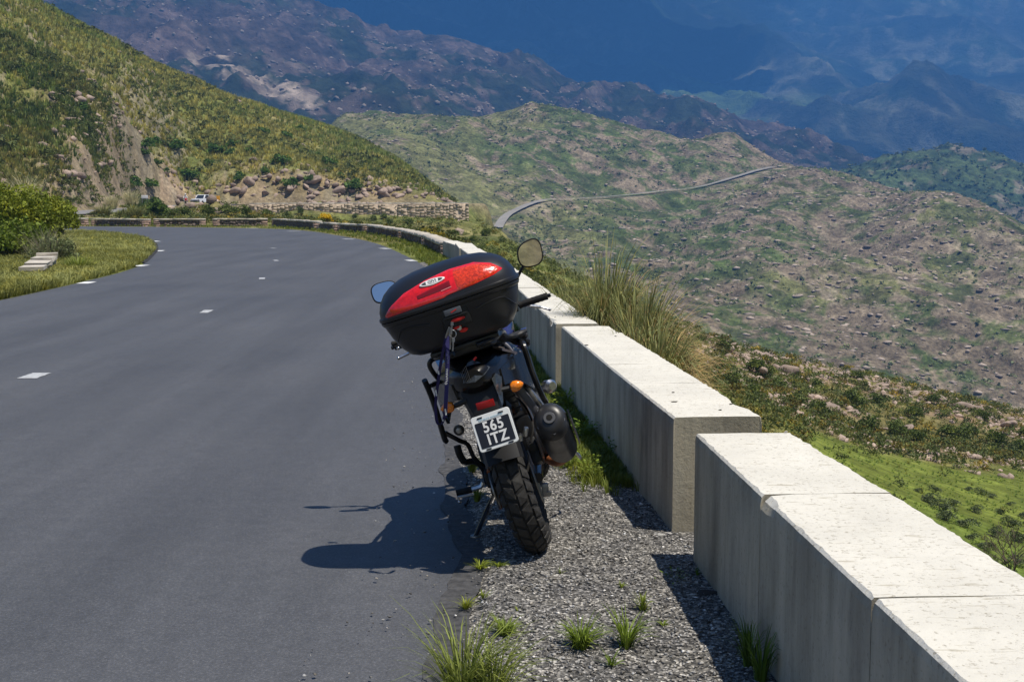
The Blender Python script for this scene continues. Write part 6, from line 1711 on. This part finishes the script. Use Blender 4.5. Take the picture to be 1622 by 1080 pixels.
# bare twiggy bush at the right edge
def twigs(loc, h, seed, label):
    r = random.Random(seed); mb = MB()
    def grow(p, d, l, rad, dep):
        q = p + d * l; mb.tube([p, p.lerp(q, .5) + Vector((r.uniform(-1, 1), r.uniform(-1, 1), r.uniform(-1, 1))) * l * .06, q], [rad, rad * .85, rad * .7], 5)
        if dep == 0: return
        for _ in range(3):
            nd = (d + Vector((r.uniform(-1, 1), r.uniform(-1, 1), r.uniform(-.5, .8))) * .75).normalized(); grow(q, nd, l * r.uniform(.55, .8), rad * .62, dep - 1)
    for k in range(4): grow(Vector((0, 0, 0)), Vector((r.uniform(-.6, .6), r.uniform(-.6, .6), 1)).normalized(), h * .34, .012, 4)
    o = mb.build('bare_bush', m_bark, None); o.location = loc; tag(o, label, 'bush')
X, Y, Z = at(1605, 905, 17); twigs((X, Y, Z - .15), .85, 5, 'bare twiggy bush behind the nearest wall at the right edge')
# scraps on wall tops
for i, (px, py, zt, w_, lab) in enumerate([(1068, 637, .56, .05, 'dark scrap nearest the squared wall end'), (1066, 622, .56, .03, 'small dark crumb above the largest wall scrap'), (1157, 641, .56, .022, 'tiny dark crumb right of the largest wall scrap'), (1141, 650, .56, .022, 'thin dark chip by the squared wall end'),
                                         (929, 547, .56, .045, 'grey chip on the wall edge beside the grass'), (975, 533, .56, .03, 'dark crumb in the middle of the wall top'), (879, 503, .565, .02, 'left crumb near the wall gap'), (891, 501, .565, .02, 'second crumb near the wall gap'), (925, 500, .565, .09, 'long dark stain like twig at the wall gap'), (1245, 685, .575, .022, 'pale pebble on the far edge of the nearest wall')]):
    x, y, _ = onz(px, py, zt); o = link('wall_scrap', RB[i % 6]); o.location = (x, y, zt + .003); o.scale = (w_ / 2, w_ * .22, .007 if i != 9 else .01); o.data = RB[i % 6].copy(); o.data.materials[0] = m_dark if i != 9 else m_mortar
    tag(o, lab, 'debris')
# dark lump (asphalt crumb) by the nearest wall, white stones
for px, py, w_, z_, mat_, lab in [(1118, 948, .12, .04, m_dark, 'black clod lying in the shadow of the nearest wall'), (1046, 852, .05, .018, m_mortar, 'white stone at the corner of the squared wall end')]:
    x, y, _ = onz(px, py); o = link('stone', RB[2].copy()); o.data.materials[0] = mat_; o.location = (x, y, .012); o.scale = (w_ / 2, w_ / 2.4, z_); tag(o, lab, 'stone')
# small stone wall block in the grass on the left
def grass_block():
    w = empty('low_stone_wall', (-10.1, 26.6, 0)); tag(w, 'short stone wall block standing in the grass inside the bend', 'wall')
    L = Vector(w.location); rs = random.Random(8)
    a = Vector(onz(66, 439)); b2 = Vector(onz(89, 427)); t = (b2 - a).normalized(); nm = Vector((-t.y, t.x, 0)); ln = 3.4; wd = .42
    st = 0; k = 0
    while st < ln:
        l = rs.uniform(.8, 1.3); l = min(l, ln - st)
        hh = .22 + .16 * (st / ln)
        mb = MB(); mb.add(box_np(tuple(a + t * (st + l / 2) + nm * wd / 2 + Vector((0, 0, hh - .04)) - L), (l * .96, wd + .05, .09), .014, math.atan2(t.y, t.x), rs), BOXF); mb.build('coping_stone', m_cope, w, smooth=False)
        mb = MB(); mb.add(box_np(tuple(a + t * (st + l / 2) + nm * wd / 2 + Vector((0, 0, (hh - .085) / 2 - .03)) - L), (l * .92, wd * .95, hh - .03), .014, math.atan2(t.y, t.x), rs), BOXF); mb.build('stone', m_stoneB if k % 2 else m_cope, w, smooth=False)
        st += l; k += 1
grass_block()

# ================================================================== FAR ROAD TRAFFIC AND SIGNS
m_wpaint = plain('white_car_paint', (.78, .80, .84), .2, coat=.5); m_glassd = plain('dark_glass', (.02, .025, .035), .08, spec=.8)
m_skyp = plain('pale_blue_paint', (.42, .52, .68), .25, coat=.4)
def truck(loc, rz):
    e = empty('pickup_truck', loc, (0, 0, rz)); tag(e, 'small white pickup truck on the far road', 'pickup truck')
    mb = MB()   # body side profile extruded, x forward
    prof = [(-2.45, .45), (-2.45, .98), (-.85, 1.0), (.85, 1.0), (1.0, 1.02), (2.1, .92), (2.4, .80), (2.45, .45)]
    rings = [[(x, y * (1 if z < .9 else .96), z) for x, z in prof] for y in (-.86, .86)]; mb.loft(rings); mb.build('body', m_wpaint, e, smooth=False)
    mb = MB(); mb.loft([[(x * s_ + .0, y, z) for x, z in [(-.85, 1.0), (-.75, 1.58), (-.55, 1.65), (.35, 1.63), (.95, 1.02)]] for y, s_ in ((-.78, 1), (.78, 1))]); cb = mb.build('cab', m_wpaint, e, smooth=False)
    mb = MB(); mb.add([(.93, -.68, 1.06), (.93, .68, 1.06), (.44, .60, 1.56), (.44, -.60, 1.56)], [(0, 1, 2, 3)]); ws = mb.build('windscreen', m_glassd, e, smooth=False); ws.location.x = .035
    for s in (-1, 1):
        mb = MB(); mb.add([(-.65, s * .79, 1.08), (.70, s * .79, 1.08), (.33, s * .785, 1.55), (-.6, s * .785, 1.55)], [(0, 1, 2, 3)]); mb.build('side_window', m_glassd, e, smooth=False)
        mb = MB(); mb.box((2.42, s * .62, .78), (.1, .32, .16), None, .02); mb.build('headlight', m_alu, e)
        for x in (-1.5, 1.55):
            mb = MB(); mb.lathe([(-.11, .2), (-.10, .34), (.10, .34), (.11, .2)], (x, s * .78, .34), (0, 1, 0), 16); mb.build('wheel', m_rubber, e)
    mb = MB(); mb.box((2.46, 0, .55), (.12, 1.6, .2), None, .03); mb.build('bumper', m_grey, e)
    mb = MB(); mb.box((2.44, 0, .76), (.06, .8, .13)); mb.build('grille', m_blkplastic, e)
    return e
i0 = int(np.argmin(np.linalg.norm(FROAD - np.array(at(322, 325, 207)[:2]), axis=1)))
tx, ty = at(321, 325, 206)[:2]
rz_ = FZ[i0] + .01
truck((tx, ty, rz_), R(-105))
def rider(loc, rz):
    e = empty('parked_motorbike', loc, (0, 0, rz)); tag(e, 'red and black motorbike on the far road left of the pickup', 'motorbike')
    for y in (-.7, .7):
        mb = MB(); mb.lathe([(-.05, .2), (-.045, .31), (.045, .31), (.05, .2)], (0, y, .31), (1, 0, 0), 18); mb.build('wheel', m_rubber, e)
    mb = MB(); mb.loft([srg(-.75, 0, .85, .08, .05), srg(-.3, 0, .78, .16, .1), srg(.2, 0, .85, .2, .16), srg(.55, 0, .85, .18, .2), srg(.75, 0, .8, .06, .1)]); mb.build('body', plain('red_fairing', (.45, .02, .03), .3), e)
    for s in (-1, 1):
        mb = MB(); mb.box((s * .32, -.45, .68), (.22, .4, .32), None, .05); mb.build('pannier', m_blkplastic if s > 0 else plain('red_pannier', (.5, .03, .05), .4), e)
    mb = MB(); mb.tube([(-.38, .35, 1.05), (0, .45, 1.02), (.38, .35, 1.05)], .02, 6); mb.build('handlebar', m_tube, e)
    # the rider: one continuous body grown from a skeleton
    pe = bpy.data.meshes.new('person')
    J = [(0, -.1, .86), (0, -.08, 1.12), (0, -.03, 1.38), (0, 0, 1.50), (0, .03, 1.66), (-.19, -.02, 1.37), (-.30, .14, 1.16), (-.33, .34, 1.08), (.19, -.02, 1.37), (.30, .14, 1.16), (.33, .34, 1.08),
         (-.13, 0, .84), (-.24, .30, .72), (-.24, .12, .36), (-.25, .28, .30), (.13, 0, .84), (.24, .30, .72), (.24, .12, .36), (.25, .28, .30)]
    E = [(0, 1), (1, 2), (2, 3), (3, 4), (2, 5), (5, 6), (6, 7), (2, 8), (8, 9), (9, 10), (0, 11), (11, 12), (12, 13), (13, 14), (0, 15), (15, 16), (16, 17), (17, 18)]
    Rd = [.16, .15, .17, .07, .10, .09, .065, .05, .09, .065, .05, .11, .085, .06, .055, .11, .085, .06, .055]
    pe.from_pydata(J, E, []); pe.materials.append(plain('white_jacket', (.62, .62, .62), .7))
    o = link('person', pe); o.location = loc; o.rotation_euler = (0, 0, rz)
    o.modifiers.new('Skin', 'SKIN'); sv = pe.skin_vertices[0].data
    for k, r in enumerate(Rd): sv[k].radius = (r, r)
    sv[0].use_root = True
    md = o.modifiers.new('Sub', 'SUBSURF'); md.levels = 1; md.render_levels = 1
    tag(o, 'motorcyclist in a pale jacket and white helmet riding the far motorbike', 'person')
    mb = MB(); mb.sphere((0, .03, 1.68), (.135, .15, .145), 14); h = mb.build('helmet', m_wpaint, o)
    mb = MB(); mb.sphere((0, .10, 1.67), (.115, .10, .06), 12); mb.build('visor', m_glassd, h)
rx_, ry_ = at(294, 325, 205)[:2]
rider((rx_, ry_, rz_), R(200))
def sign(px, ytop, ybot, D, w_, h, mat, label, name, n=1, cat='road sign'):
    X, Y, Z = at(px, (ytop + ybot) / 2, D); z0 = gz(X, Y)
    e = empty(name, (X, Y, z0)); tag(e, label, cat)
    mb = MB(); mb.box((0, 0, Z - z0), (w_, .03, h), None, .006); mb.build('sign_board', mat, e)
    for s in ((0,) if n == 1 else (-1, 1)):
        mb = MB(); mb.tube([(s * w_ * .4, .04, -.3), (s * w_ * .4, .04, Z - z0 + h * .4)], .03, 6); mb.build('post', m_steel, e)
sign(345.5, 310, 321, 214, .62, 1.1, plain('orange_yellow_sign', (.75, .36, .02), .5), 'upright orange yellow sign behind the far road right of the pickup', 'road_sign')
sign(229, 309, 315, 165, .85, .42, m_white, 'small bright white board beside the round dark bush', 'white_board', 2, 'sign')
